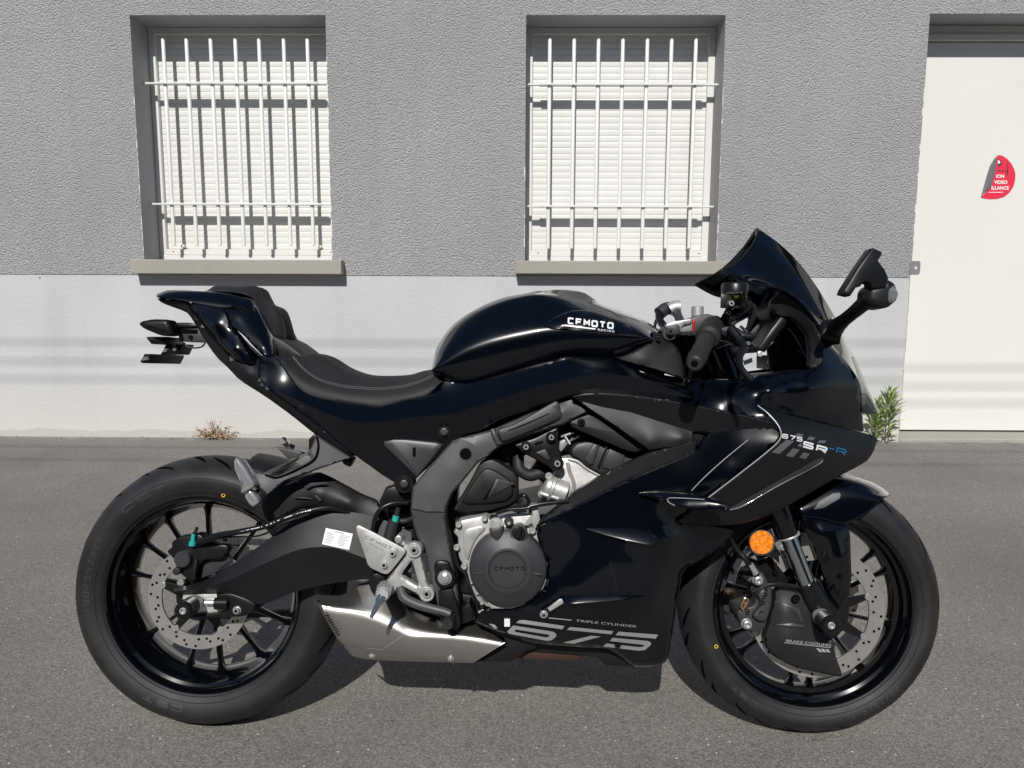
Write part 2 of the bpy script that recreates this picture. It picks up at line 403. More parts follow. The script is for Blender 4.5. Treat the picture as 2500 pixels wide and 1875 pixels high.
M['blue']=mat('blue_decal',(.01,.16,.34),.35)
M['orange']=mat('amber_reflector',(.85,.22,.01),.25,0,1,.5,bump=(260,.002),vary=.3,vscale=160)
M['duct']=mat('duct_plastic',(.016,.0175,.019),.5,0,0,.4,bump=(1400,.00012)); M['gold']=mat('gold_clip',(.62,.42,.22),.3,.9)
M['red']=mat('red_anodised',(.55,.02,.03),.3,.3)
M['teal']=mat('teal_cap',(.02,.35,.30),.4)
M['brown']=mat('bronze_sump',(.06,.032,.022),.5,.3)
M['clear']=mat('clear_lens',(.16,.17,.18),.08,0,1)
M['yellowfluid']=mat('brake_fluid',(.25,.22,.05),.2)
M['label']=mat('white_label',(.72,.73,.75),.5)
M['labelink']=mat('label_ink',(.25,.26,.28),.6)
M['yellow']=mat('yellow_paint_dot',(.75,.48,.06),.5)
def tyre_mat():
    m=mat('tyre_rubber',(.0150,.0157,.0170),.58,0,0,.4,bump=(350,.0004),vary=.32,vscale=12,rough_vary=.06); return m
M['steelblock']=mat('machined_aluminium',(.68,.68,.675),.3,.5); M['tyre']=tyre_mat(); M['tyreletter']=mat('tyre_lettering',(.031,.032,.034),.5); M['groove']=mat('tyre_groove_shade',(.001,.001,.001),.95,spec=.05)
M['seat']=mat('seat_vinyl',(.017,.017,.019),.6,0,0,.35,bump=(700,.0005),rough_vary=.05)
M['thread']=mat('grey_thread',(.22,.22,.23),.7)
def brushed():
    m=bpy.data.materials.new('brushed_stainless'); m.use_nodes=True; t=m.node_tree; b=t.nodes['Principled BSDF']
    b.inputs['Metallic'].default_value=1; b.inputs['Base Color'].default_value=(.49,.475,.455,1)
    co=t.nodes.new('ShaderNodeTexCoord'); mp=t.nodes.new('ShaderNodeMapping'); mp.inputs['Scale'].default_value=(6,6,260)
    n=t.nodes.new('ShaderNodeTexNoise'); n.inputs['Scale'].default_value=6; n.inputs['Detail'].default_value=5
    t.links.new(co.outputs['Object'],mp.inputs[0]); t.links.new(mp.outputs[0],n.inputs['Vector'])
    mr=t.nodes.new('ShaderNodeMapRange'); mr.inputs['To Min'].default_value=.36; mr.inputs['To Max'].default_value=.50
    t.links.new(n.outputs['Fac'],mr.inputs['Value']); t.links.new(mr.outputs[0],b.inputs['Roughness'])
    bp=t.nodes.new('ShaderNodeBump'); bp.inputs['Distance'].default_value=.0002; bp.inputs['Strength'].default_value=.6
    t.links.new(n.outputs['Fac'],bp.inputs['Height']); t.links.new(bp.outputs[0],b.inputs['Normal'])
    return m
M['brushed']=brushed()
def tint(name,col,fac,rough=.02):
    m=bpy.data.materials.new(name); m.use_nodes=True; t=m.node_tree; t.nodes.clear()
    o=t.nodes.new('ShaderNodeOutputMaterial'); tr=t.nodes.new('ShaderNodeBsdfTransparent'); tr.inputs[0].default_value=(*col,1)
    gl=t.nodes.new('ShaderNodeBsdfGlossy'); gl.inputs['Roughness'].default_value=rough
    fr=t.nodes.new('ShaderNodeFresnel'); fr.inputs[0].default_value=fac; mx=t.nodes.new('ShaderNodeMixShader')
    t.links.new(fr.outputs[0],mx.inputs[0]); t.links.new(tr.outputs[0],mx.inputs[1]); t.links.new(gl.outputs[0],mx.inputs[2]); t.links.new(mx.outputs[0],o.inputs[0])
    return m
M['screen']=tint('tinted_screen',(.13,.145,.165),2.0)
M['lens']=tint('lens_plastic',(.55,.56,.58),1.6)

def ftext(txt,fmap,lift=0,width=1.0,bold=.02):
    """built-in font as flat mesh, unit cap height about .7, returned as (verts, faces) through fmap"""
    cu=bpy.data.curves.new('t','FONT'); cu.body=txt; cu.size=1; cu.offset=bold; cu.resolution_u=3
    o=bpy.data.objects.new('t',cu); COL.objects.link(o); dg=bpy.context.evaluated_depsgraph_get(); me=bpy.data.meshes.new_from_object(o.evaluated_get(dg))
    V=[fmap(v.co.x*width/.7,v.co.y/.7,lift) for v in me.vertices]; Fc=[list(p.vertices) for p in me.polygons]
    bpy.data.objects.remove(o); bpy.data.curves.remove(cu); bpy.data.meshes.remove(me); return V,Fc

def fitted(mb,txt,o,end,ey,wf,lift=.0015,mi=0,bold=.01):
    """built-in font lettering stretched to run from pixel o to pixel end, cap height vector ey"""
    tmp=[]; V,Fc=ftext(txt,lambda u,v,l:(u,v),0,1,bold); w_=max(p[0] for p in V); ex=((end[0]-o[0])/w_,(end[1]-o[1])/w_)
    m=pxmap(o,ex,ey,wf); mb.add([m(p[0],p[1],lift) for p in V],Fc,mi)
# ================================================================ setting
YW=4.955; REC=.25
def asphalt():
    m=bpy.data.materials.new('asphalt'); m.use_nodes=True; t=m.node_tree; b=t.nodes['Principled BSDF']; b.inputs['Roughness'].default_value=.85; b.inputs['Specular IOR Level'].default_value=.35
    co=t.nodes.new('ShaderNodeTexCoord')
    def noise(s,d=4,r=.55):
        n=t.nodes.new('ShaderNodeTexNoise'); n.inputs['Scale'].default_value=s; n.inputs['Detail'].default_value=d; n.inputs['Roughness'].default_value=r; t.links.new(co.outputs['Object'],n.inputs['Vector']); return n
    def ramp(src,stops):
        r=t.nodes.new('ShaderNodeValToRGB'); e=r.color_ramp.elements
        e[0].position=stops[0][0]; e[0].color=(*stops[0][1],1); e[1].position=stops[-1][0]; e[1].color=(*stops[-1][1],1)
        for p,c in stops[1:-1]:
            q=e.new(p); q.color=(*c,1)
        t.links.new(src,r.inputs['Fac']); return r
    def mix(fac,a,bb,mode='MIX'):
        x=t.nodes.new('ShaderNodeMix'); x.data_type='RGBA'; x.blend_type=mode
        if isinstance(fac,float): x.inputs[0].default_value=fac
        else: t.links.new(fac,x.inputs[0])
        for s_,i in((a,6),(bb,7)):
            if isinstance(s_,tuple): x.inputs[i].default_value=(*s_,1)
            else: t.links.new(s_,x.inputs[i])
        return x.outputs[2]
    fine=noise(170,3,.7); mid=noise(45,4); big=noise(1.3,5)
    vg=t.nodes.new('ShaderNodeTexVoronoi'); vg.inputs['Scale'].default_value=210; t.links.new(co.outputs['Object'],vg.inputs['Vector'])
    stone=ramp(vg.outputs['Color'],[(.1,(.135,.130,.122)),(.55,(.222,.214,.201)),(.95,(.35,.338,.318))])
    base0=ramp(fine.outputs[0],[(.28,(.145,.140,.131)),(.5,(.222,.214,.201)),(.72,(.315,.303,.285))])
    base_=mix(.55,base0.outputs[0],stone.outputs[0])
    gapr=ramp(vg.outputs['Distance'],[(.0,(1,1,1)),(.45,(1,1,1)),(.75,(.72,.71,.70))])
    base_=mix(1.0,base_,gapr.outputs[0],'MULTIPLY')
    pat=ramp(big.outputs[0],[(.32,(.84,.83,.83)),(.66,(1.10,1.09,1.07))])
    c=mix(1.0,base_,pat.outputs[0],'MULTIPLY')
    vo=t.nodes.new('ShaderNodeTexVoronoi'); vo.inputs['Scale'].default_value=95; t.links.new(co.outputs['Object'],vo.inputs['Vector'])
    sp=ramp(vo.outputs['Distance'],[(.0,(1,1,1)),(.20,(1,1,1)),(.26,(0,0,0))])
    pick=ramp(vo.outputs['Color'],[(.0,(0,0,0)),(.84,(0,0,0)),(.90,(1,1,1))])
    f=mix(1.0,sp.outputs[0],pick.outputs[0],'MULTIPLY')
    c=mix(f,c,(.70,.68,.64))
    # pale dust drifted against the foot of the wall
    sx=t.nodes.new('ShaderNodeSeparateXYZ'); t.links.new(co.outputs['Object'],sx.inputs[0])
    ad=t.nodes.new('ShaderNodeMath'); ad.operation='MULTIPLY_ADD'; ad.inputs[1].default_value=.35; t.links.new(noise(9,5).outputs[0],ad.inputs[0]); t.links.new(sx.outputs['Y'],ad.inputs[2])
    dr=ramp(ad.outputs[0],[(0,(0,0,0)),(1,(0,0,0))]); 
    mr=t.nodes.new('ShaderNodeMapRange'); mr.inputs['From Min'].default_value=YW+.10; mr.inputs['From Max'].default_value=YW+.20; mr.inputs['To Max'].default_value=.5
    t.links.new(ad.outputs[0],mr.inputs['Value'])
    c=mix(mr.outputs[0],c,(.36,.345,.32))
    t.links.new(c,b.inputs['Base Color'])
    hs=t.nodes.new('ShaderNodeMath'); hs.operation='ADD'; t.links.new(fine.outputs[0],hs.inputs[0]); t.links.new(mid.outputs[0],hs.inputs[1])
    bp=t.nodes.new('ShaderNodeBump'); bp.inputs['Distance'].default_value=.004; bp.inputs['Strength'].default_value=.8
    t.links.new(hs.outputs[0],bp.inputs['Height']); t.links.new(bp.outputs[0],b.inputs['Normal'])
    return m
MA=asphalt()
mb=MB(); mb.add([(-300,-400,0),(300,-400,0),(300,YW+.05,0),(-300,YW+.05,0)],[[0,1,2,3]]); mb.add([(-300,YW+.05,0),(300,YW+.05,0),(300,300,0),(-300,300,0)],[[0,1,2,3]])
g=mb.build('ground',MA,None,None); bmx=bmesh.new(); bmx.from_mesh(g.data); bmesh.ops.remove_doubles(bmx,verts=bmx.verts,dist=.001); bmx.to_mesh(g.data); bmx.free(); tag(g,None,kind='structure')
# ---- wall materials
def render_mat(name,col,rough_scale,dist,dirt=False,lumps=0):
    m=bpy.data.materials.new(name); m.use_nodes=True; t=m.node_tree; b=t.nodes['Principled BSDF']; b.inputs['Roughness'].default_value=.9; b.inputs['Specular IOR Level'].default_value=.25
    co=t.nodes.new('ShaderNodeTexCoord')
    n=t.nodes.new('ShaderNodeTexNoise'); n.inputs['Scale'].default_value=rough_scale; n.inputs['Detail'].default_value=5; n.inputs['Roughness'].default_value=.66; n.inputs['Distortion'].default_value=.25
    mp=t.nodes.new('ShaderNodeMapping'); mp.inputs['Scale'].default_value=(1,1,1.1); t.links.new(co.outputs['Object'],mp.inputs[0]); t.links.new(mp.outputs[0],n.inputs['Vector'])
    n2=t.nodes.new('ShaderNodeTexNoise'); n2.inputs['Scale'].default_value=1.1; n2.inputs['Detail'].default_value=6; t.links.new(co.outputs['Object'],n2.inputs['Vector'])
    r=t.nodes.new('ShaderNodeValToRGB'); e=r.color_ramp.elements; e[0].position=.3; e[1].position=.7
    e[0].color=(*[c*.93 for c in col],1); e[1].color=(*[c*1.06 for c in col],1); t.links.new(n2.outputs[0],r.inputs[0]); out=r.outputs[0]
    ns=t.nodes.new('ShaderNodeTexNoise'); ns.inputs['Scale'].default_value=7; ns.inputs['Detail'].default_value=5; ms=t.nodes.new('ShaderNodeMapping'); ms.inputs['Scale'].default_value=(1,1,.07); t.links.new(co.outputs['Object'],ms.inputs[0]); t.links.new(ms.outputs[0],ns.inputs['Vector'])
    rs=t.nodes.new('ShaderNodeValToRGB'); rs.color_ramp.elements[0].position=.34; rs.color_ramp.elements[0].color=(.965,.965,.965,1); rs.color_ramp.elements[1].position=.50; rs.color_ramp.elements[1].color=(1,1,1,1); t.links.new(ns.outputs[0],rs.inputs[0])
    xm=t.nodes.new('ShaderNodeMix'); xm.data_type='RGBA'; xm.blend_type='MULTIPLY'; xm.inputs[0].default_value=1; t.links.new(out,xm.inputs[6]); t.links.new(rs.outputs[0],xm.inputs[7]); out=xm.outputs[2]
    def mix(fac,a,bb,mode='MIX'):
        x=t.nodes.new('ShaderNodeMix'); x.data_type='RGBA'; x.blend_type=mode; t.links.new(fac,x.inputs[0]); t.links.new(a,x.inputs[6]); x.inputs[7].default_value=(*bb,1); return x.outputs[2]
    if dirt:
        sx=t.nodes.new('ShaderNodeSeparateXYZ'); t.links.new(co.outputs['Object'],sx.inputs[0])
        n3=t.nodes.new('ShaderNodeTexNoise'); n3.inputs['Scale'].default_value=3; n3.inputs['Detail'].default_value=7
        mp3=t.nodes.new('ShaderNodeMapping'); mp3.inputs['Scale'].default_value=(1,1,.15); t.links.new(co.outputs['Object'],mp3.inputs[0]); t.links.new(mp3.outputs[0],n3.inputs['Vector'])
        ad=t.nodes.new('ShaderNodeMath'); ad.operation='MULTIPLY_ADD'; ad.inputs[1].default_value=-.10; t.links.new(n3.outputs[0],ad.inputs[0]); t.links.new(sx.outputs['Z'],ad.inputs[2])
        mr=t.nodes.new('ShaderNodeMapRange'); mr.inputs['From Min'].default_value=-.010; mr.inputs['From Max'].default_value=0.0; mr.inputs['To Min'].default_value=.38; mr.inputs['To Max'].default_value=0; t.links.new(ad.outputs[0],mr.inputs['Value'])
        # warm dusty bloom rising from the foot
        m2=t.nodes.new('ShaderNodeMapRange'); m2.inputs['From Min'].default_value=0; m2.inputs['From Max'].default_value=.55; m2.inputs['To Min'].default_value=.75; m2.inputs['To Max'].default_value=0; t.links.new(sx.outputs['Z'],m2.inputs['Value'])
        out=mix(m2.outputs[0],out,(.60,.575,.53)); out=mix(mr.outputs[0],out,(.33,.315,.29))
        n4=t.nodes.new('ShaderNodeTexVoronoi'); n4.inputs['Scale'].default_value=3.2; t.links.new(co.outputs['Object'],n4.inputs['Vector'])
        lt=t.nodes.new('ShaderNodeMath'); lt.operation='LESS_THAN'; lt.inputs[1].default_value=.022; t.links.new(n4.outputs['Distance'],lt.inputs[0]); out=mix(lt.outputs[0],out,(.12,.11,.11))
    t.links.new(out,b.inputs['Base Color'])
    bp=t.nodes.new('ShaderNodeBump'); bp.inputs['Distance'].default_value=dist; bp.inputs['Strength'].default_value=1
    hsrc=n.outputs[0]
    if lumps:
        nw=t.nodes.new('ShaderNodeTexNoise'); nw.inputs['Scale'].default_value=45; nw.inputs['Detail'].default_value=3; t.links.new(co.outputs['Object'],nw.inputs['Vector'])
        vm=t.nodes.new('ShaderNodeVectorMath'); vm.operation='MULTIPLY_ADD'; vm.inputs[1].default_value=(.022,.022,.022); t.links.new(nw.outputs['Color'],vm.inputs[0]); t.links.new(mp.outputs[0],vm.inputs[2])
        v=t.nodes.new('ShaderNodeTexVoronoi'); v.inputs['Scale'].default_value=lumps; v.inputs['Randomness'].default_value=1; v.feature='SMOOTH_F1'; v.inputs['Smoothness'].default_value=.35; t.links.new(vm.outputs[0],v.inputs['Vector'])
        m_=t.nodes.new('ShaderNodeMath'); m_.operation='MULTIPLY_ADD'; m_.inputs[1].default_value=-.75; t.links.new(v.outputs['Distance'],m_.inputs[0]); t.links.new(n.outputs[0],m_.inputs[2]); hsrc=m_.outputs[0]
        # small shaded pits between the lumps
        pr=t.nodes.new('ShaderNodeMapRange'); pr.inputs['From Min'].default_value=.42; pr.inputs['From Max'].default_value=.62; pr.inputs['To Min'].default_value=0; pr.inputs['To Max'].default_value=.45; t.links.new(v.outputs['Distance'],pr.inputs['Value'])
    t.links.new(hsrc,bp.inputs['Height']); t.links.new(bp.outputs[0],b.inputs['Normal'])
    return m
M['rough']=render_mat('grey_roughcast',(.485,.488,.502),130,.0155,lumps=105)
M['plinth']=render_mat('pale_smooth_render',(.515,.525,.545),40,.003,dirt=True)
M['reveal']=render_mat('grey_reveal_render',(.36,.365,.375),90,.003)
M['concrete']=render_mat('sill_concrete',(.37,.355,.315),130,.005)
M['shutter']=mat('white_pvc_shutter',(.68,.68,.665),.42,vary=.03,vscale=5)
M['pvc']=mat('white_pvc_frame',(.69,.69,.675),.4)
M['whitebar']=mat('white_painted_bar',(.76,.76,.745),.35)
M['door']=mat('cream_door_paint',(.72,.72,.685),.4,vary=.012,vscale=2)
M['bead']=mat('white_corner_bead',(.72,.70,.66),.7)
M['galv']=mat('galvanised_plate',(.32,.33,.35),.45,.5)
def tile_roof(): return mat('roof_felt',(.12,.12,.12),.9)
bld=bpy.data.objects.new('building',None); COL.objects.link(bld); bld.location=(0,YW,0)
tag(bld,'long grey roughcast building with two barred windows, pale plinth and a cream door','building')
def bw(p): return Vector((p.x,p.y-YW,p.z))        # world -> building local
def bwall(name,boxes,m,parent=bld,bevel=0,label=None,smooth=None):
    mb=MB()
    for x0,x1,y0,y1,z0,z1 in boxes: mb.box(((x0+x1)/2,(y0+y1)/2-YW,(z0+z1)/2),((x1-x0)/2,(y1-y0)/2,(z1-z0)/2))
    o=mb.build(name,m,parent,smooth,bevel)
    if label: o['label']=label
    return o
ZP=(WP(100,669,YW).z+WP(2100,677,YW).z)/2         # top of plinth
# openings from the photograph
def xz(px,py,Y=YW): p=WP(px,py,Y); return p.x,p.z
w1x0=(xz(317,38)[0]+xz(352,635)[0])/2; w1x1=(xz(792,37)[0]+xz(813,637)[0])/2
w2x0=(xz(1285,38)[0]+xz(1281,640)[0])/2; w2x1=(xz(1770,36)[0]+xz(1750,640)[0])/2
dx0=(xz(2272,33)[0]+xz(2195,1052)[0])/2; ZT=(xz(317,36)[1]+xz(1500,37)[1])/2; ZS=xz(352,633)[1]
dx1=dx0+2.6; ZTd=xz(2272,33)[1]; TW=.35; XL,XR=-9.5,9.5; ZR=4.2; e=.005
# roughcast: sits e proud of the plinth
YB=YW+TW
seg=[(XL,w1x0,ZP,ZR),(w1x0,w1x1,ZT,ZR),(w1x1,w2x0,ZP,ZR),(w2x0,w2x1,ZT,ZR),(w2x1,dx0,ZP,ZR),(dx0,dx1,ZTd,ZR),(dx1,XR,ZP,ZR),(w1x0,w1x1,ZP,ZS-.03),(w2x0,w2x1,ZP,ZS-.03)]
def wall_sheet(name,rects,Y0,Y1,m,step=None):
    mb=MB()
    for x0,x1,z0,z1 in rects:
        mb.add([(x0,Y0-YW,z0),(x1,Y0-YW,z0),(x1,Y0-YW,z1),(x0,Y0-YW,z1)],[[0,1,2,3]])
    return mb
mb=wall_sheet('wall',seg,YW,YB,None)
# lower lip of the roughcast and body of the wall behind it
for x0,x1 in((XL,dx0),(dx1,XR)): mb.add([(x0,0,ZP),(x1,0,ZP),(x1,e,ZP),(x0,e,ZP)],[[0,1,2,3]])
mb.build('roughcast_wall',M['rough'],bld,None)
bwall('plinth',[(XL,dx0,YW+e,YB,-.05,ZP-.0005),(dx1,XR,YW+e,YB,-.05,ZP-.0005)],M['plinth'])
# reveals (smooth grey render) round every opening
def quad(mb,a,b,c,d,mi=0): mb.add([a,b,c,d],[[0,1,2,3]],mi)
for x0,x1,z0,z1 in((w1x0,w1x1,ZS-.03,ZT),(w2x0,w2x1,ZS-.03,ZT),(dx0,dx1,0,ZTd)):
    y0,y1=.001,TW; mb=MB()
    quad(mb,(x0,y0,z0),(x0,y1,z0),(x0,y1,z1),(x0,y0,z1)); quad(mb,(x1,y0,z0),(x1,y1,z0),(x1,y1,z1),(x1,y0,z1)); quad(mb,(x0,y0,z1),(x1,y0,z1),(x1,y1,z1),(x0,y1,z1))
    if z0>0: quad(mb,(x0,y0,z0),(x1,y0,z0),(x1,y1,z0),(x0,y1,z0))
    mb.build('reveal',M['reveal'],bld,None)
# ragged white corner beads where the roughcast stops
def bead(x,z0,z1,side):
    z=z0; P=[]; 
    while z<z1:
        h=random.uniform(.006,.05); wd=random.choice([.0006,.0006,.0006,.003,.004,.006]); P+=[(z,wd),(min(z+h,z1),wd)]; z+=h+.002
    V=[];n=len(P)
    for y in(-.002,.003):
        for q in(0,1): V+=[(x+(side*w_ if q else 0),y,z_) for z_,w_ in P]
    Fc=[[i,i+1,n+i+1,n+i] for i in range(n-1)]+[[n+i,n+i+1,3*n+i+1,3*n+i] for i in range(n-1)]
    mb=MB(); mb.add(V,Fc); mb.build('corner_bead',M['bead'],bld,None)
bead(w1x0,ZS,ZS+1.0,-1); bead(w1x1,ZS,ZT-.2,1); bead(w2x1,ZS,ZT-.4,1); bead(w2x0,ZS,ZS+.6,-1); bead(dx0,.1,ZTd-.3,-1)
# rest of the building
bwall('rear_body',[(XL,XR,YB+.01,YB+6,-.05,ZR)],M['reveal']); bwall('roof',[(XL-.25,XR+.25,YW-.3,YB+6.3,ZR+.001,ZR+.22)],tile_roof())
# ---- windows
def window(x0,x1,z0,z1,lefts,rtops,bot,rails,label,sx0,sx1,spx):
    YS=YW+REC; pf=.045
    fr=bwall('window',[(x0+.001,x0+pf,YS-.03,YS+.05,z0,z1-.001),(x1-pf,x1-.001,YS-.03,YS+.05,z0,z1-.001),(x0+pf,x1-pf,YS-.022,YS+.05,z1-.045,z1-.001)],M['pvc'],bld,.004,label)
    # roller shutter: curved slats in one mesh
    mb=MB(); za=z0+.075; zb=z1-.045; n=int(round((zb-za)/.0385)); h=(zb-za)/n; prof=[]
    for i in range(n):
        for k,(f,d) in enumerate([(0,.0028),(.05,.0028),(.08,.0004),(.3,-.0006),(.55,-.0010),(.8,-.0006),(.95,.0004)]): prof.append((za+(i+f)*h,d))
    V=[];Fc=[]
    for z,d in prof: V+=[(x0+pf,REC+d,z),(x1-pf,REC+d,z)]
    for i in range(len(prof)-1): Fc.append([2*i,2*i+1,2*i+3,2*i+2])
    mb.add(V,Fc); mb.box(((x0+x1)/2,REC+.03,(za+zb)/2),((x1-x0)/2-pf,.012,(zb-za)/2))
    s=mb.build('roller_shutter',M['shutter'],fr,30)
    s.location=(0,0,0)
    bb=bwall('bottom_bar',[(x0+.012,x1-.012,YS-.034,YS+.01,z0+.002,z0+.034),(x0+.012,x1-.012,YS-.028,YS+.01,z0+.036,z0+.073)],M['pvc'],fr,.002)
    for xx in(x0+.09,x1-.06):
        mb=MB(); lathe_ax(mb,Vector((xx,REC-.0285,z0+.056)),Vector((xx,REC-.0305,z0+.056)),[(0,.004),(.0012,.004),(.0012,0)],12); mb.build('screw',M['dark'],fr,30)
    for xx in (x0+.16,x1-.13):
        mb=MB(); lathe_ax(mb,Vector((xx,REC-.02,z0+.092)),Vector((xx,REC-.06,z0+.092)),[(0,.011),(.022,.012),(.026,.009),(.026,0)],16); mb.build('buffer',M['pvc'],fr,40)
    # sill
    p=WP(spx,669,YW-.09).z; 
    si=bwall('window_sill',[(sx0,sx1,YW-.090,YW+REC-.005,p,ZS-.002)],M['concrete'],bld,.006,None)
    # grille
    YG=YW+REC-.116; gb=[]
    root=None
    zr=[WP((x0+x1)/2*0+px,py,YG-.02).z for px,py in rails]
    root=bpy.data.objects.new('window_grille',None); COL.objects.link(root); root.parent=bld
    for z in zr: mb=MB(); mb.box(((x0+x1)/2,YG-YW,z),((x1-x0)/2,.017,.0050)); mb.box(((x0+x1)/2,YG-YW,z),((x1-x0)/2-.085,.028,.0056)); mb.build('rail',M['whitebar'],root,None,.001)
    for px in lefts:
        X=WP(px,rtops,YG).x; zt=WP(px,rtops,YG).z; zb_=WP(px,bot,YG).z
        mb=MB(); lathe_ax(mb,Vector((X,YG-YW,zb_)),Vector((X,YG-YW,zt)),[(0,0),(0,.0105),(.002,.012),(zt-zb_-.009,.012),(zt-zb_-.003,.0085),(zt-zb_,0.001)],16)
        mb.build('bar',M['whitebar'],root,35)
    return fr
W1=window(w1x0,w1x1,ZS,ZT,[250+v/2.37 for v in(350,485,625,768,905,1048,1185)],92,600,[(575,202.5),(600,498)],'roller shutter window behind the rear of the motorcycle',xz(317,650,YW-.09)[0],xz(833,650,YW-.09)[0],575)
W2=window(w2x0,w2x1,ZS,ZT,[1200+v/2.37 for v in(338,479,620,761,903,1043,1184)],92,607,[(1520,205.5),(1510,503.5)],'roller shutter window behind the tank and windscreen',xz(1259,650,YW-.09)[0],xz(1785,650,YW-.09)[0],1500)
# ---- door
YD=YW+REC; zb=WP(2300,1050,YD-.02).z
dr=bwall('door',[(dx0+.002,dx1-.002,YD-.02,YD+.04,zb,ZTd-.10)],M['door'],bld,.003,'cream painted metal door with a peeling red sticker')
bwall('door_header',[(dx0+.002,dx1-.002,YD-.05,YD+.05,ZTd-.095,ZTd-.055),(dx0+.002,dx1-.002,YD-.035,YD+.05,ZTd-.053,ZTd-.001)],M['pvc'],dr,.003)
bwall('threshold',[(dx0+.001,dx1-.001,YW+.004,YD+.05,-.05,zb-.012)],M['concrete'],bld,.008)
a=WP(2223,637,YW-.004); b2=WP(2245,671,YW-.004)
mb=MB(); cx,cz=(a.x+b2.x)/2,(a.z+b2.z)/2; hw,hh=(b2.x-a.x)/2,(a.z-b2.z)/2; n=20; V=[];inn=[]
for k in range(n):
    an=2*math.pi*k/n; c_,s_=math.cos(an),math.sin(an); q=max(abs(c_),abs(s_)); r8=lambda v:max(-1,min(1,v/q))
    V.append((cx+r8(c_)*hw*(1 if abs(s_)<.95 else 1),-.006,cz+r8(s_)*hh)); inn.append((cx+.006+c_*hw*.3,-.006,cz+s_*hw*.3))
mb.add(V+inn+[(x,y+.005,z) for x,y,z in V+inn],[[k,(k+1)%n,n+(k+1)%n,n+k] for k in range(n)]+[[2*n+k,2*n+(k+1)%n,(k+1)%n,k] for k in range(n)]+[[n+k,n+(k+1)%n,3*n+(k+1)%n,3*n+k] for k in range(n)])
mb.build('padlock_hasp',M['galv'],bld,None)
# ---- sticker on the door: red disc, left edge peeled over
M['stickred']=mat('sticker_red',(.72,.035,.075),.4); M['stickback']=mat('sticker_back',(.16,.16,.17),.3); M['stickwhite']=mat('sticker_white',(.85,.85,.86),.5); M['stickdark']=mat('sticker_dark',(.05,.03,.04),.5)
ys=YD-.0212
def S4(x,y,off=0): p=WP(2100+x*.3015,y*.3015,ys-off); return (p.x,p.y-YW,p.z)
mb=MB()
arc=[(1115,1256),(1150,1260),(1190,1285),(1225,1325),(1248,1370),(1258,1415),(1254,1465),(1240,1515),(1210,1560),(1165,1595),(1110,1611),(1050,1613),(1000,1607),(977,1600),(1030,1545),(1060,1500),(1075,1440),(1085,1380),(1100,1310)]
mb.add([S4(x,y,.0006) for x,y in arc],[list(range(len(arc)))],0)
pl=[(1115,1256),(1085,1285),(1050,1345),(1030,1410),(1010,1480),(977,1600)]; pr=[(1112,1262),(1104,1310),(1098,1370),(1082,1440),(1062,1510),(1005,1560)]; pm=[(1113,1258),(1098,1290),(1080,1350),(1060,1420),(1040,1490),(992,1580)]
V=[S4(*q,.001) for q in pl]+[S4(*q,.016) for q in pm]+[S4(*q,.010) for q in pr]; n=6
mb.add(V,[[i,i+1,n+i+1,n+i] for i in range(5)]+[[n+i,n+i+1,2*n+i+1,2*n+i] for i in range(5)],1)
def smap(ox,oy,h): return lambda u,v,l:Vector(S4(ox+u*h,oy-v*h,.0009+l))
for tx,x_,y_ in(('ION',1100,1440),('VIDEO',1086,1488),('ILLANCE',1062,1535)): mb.add(*ftext(tx,smap(x_,y_,27),.0002,.95,.03),2)
stroke(mb,[(1040,1557),(1158,1557)],5,lambda u,v,l:Vector(S4(u,v,.001)),0,2,20)
stroke(mb,[(1105,1384),(1190,1384),(1192,1430),(1196,1320)],6,lambda u,v,l:Vector(S4(u,v,.001)),0,3,20)
px=[(1118,1290),(1135,1295),(1148,1330),(1118,1352)]; mb.add([S4(*q,.001) for q in px],[[0,1,2,3]],3); px=[(1116,1296),(1128,1300),(1136,1322),(1116,1326)]; mb.add([S4(*q,.0014) for q in px],[[0,1,2,3]],2)
stk=mb.build('sticker',[M['stickred'],M['stickback'],M['stickwhite'],M['stickdark']],dr,None)
# ---- weeds
def leafmat(name,col,v): 
    m=mat(name,col,.6,vary=v,vscale=25); return m
M['leaf']=leafmat('green_leaf',(.24,.32,.10),.3); M['stem']=mat('green_stem',(.16,.17,.06),.7); M['dry']=leafmat('dry_leaf',(.38,.28,.18),.4); M['drystem']=mat('dry_stem',(.30,.20,.12),.8)
def weed(px,py,h,spread,seed,label):
    rg=random.Random(seed); p=GP(px,py); p.y=min(p.y,YW-.02); root=bpy.data.objects.new('weed',None); COL.objects.link(root); root.location=p
    tag(root,label,'weed','green weeds sprouting between plinth and door')
    st=MB(); lf=MB()
    lean=Vector((rg.uniform(-.05,.05),-.03,1)).normalized()
    pts=[Vector((0,0,0)),lean*h*.5+Vector((rg.uniform(-.01,.01),0,0)),lean*h]
    tube_pts(st,pts,[.006,.002],6,8)
    n=int(h/.0072)
    for i in range(n):
        f=.12+.88*i/n; c=lean*h*f; a=i*2.4+rg.uniform(-.3,.3); ln=spread*(.55+.6*math.sin(min(1,f*1.1)*math.pi*.8))*rg.uniform(.7,1.15); el=.35+f*.75+rg.uniform(-.15,.15)
        d=Vector((math.cos(a)*math.cos(el),math.sin(a)*math.cos(el),math.sin(el))); s=d.cross(Vector((0,0,1))).normalized()*ln*.10
        m1=c+d*ln*.5; tip=c+d*ln*.95+Vector((0,0,-ln*.18)); up=s.cross(d).normalized()*ln*.03
        lf.add([c,m1+s,tip,m1-s,m1-up],[[0,1,4],[1,2,4],[2,3,4],[3,0,4]])
    st.build('stem',M['stem'],root,40); lf.build('leaves',M['leaf'],root,None)
weed(2168,1083,.34,.12,3,'tallest leafy green weed at the corner of the door'); weed(2136,1084,.275,.10,5,'shorter leafy green weed left of the tallest one'); weed(2118,1074,.20,.10,8,'smallest green weed half hidden behind the fairing nose')
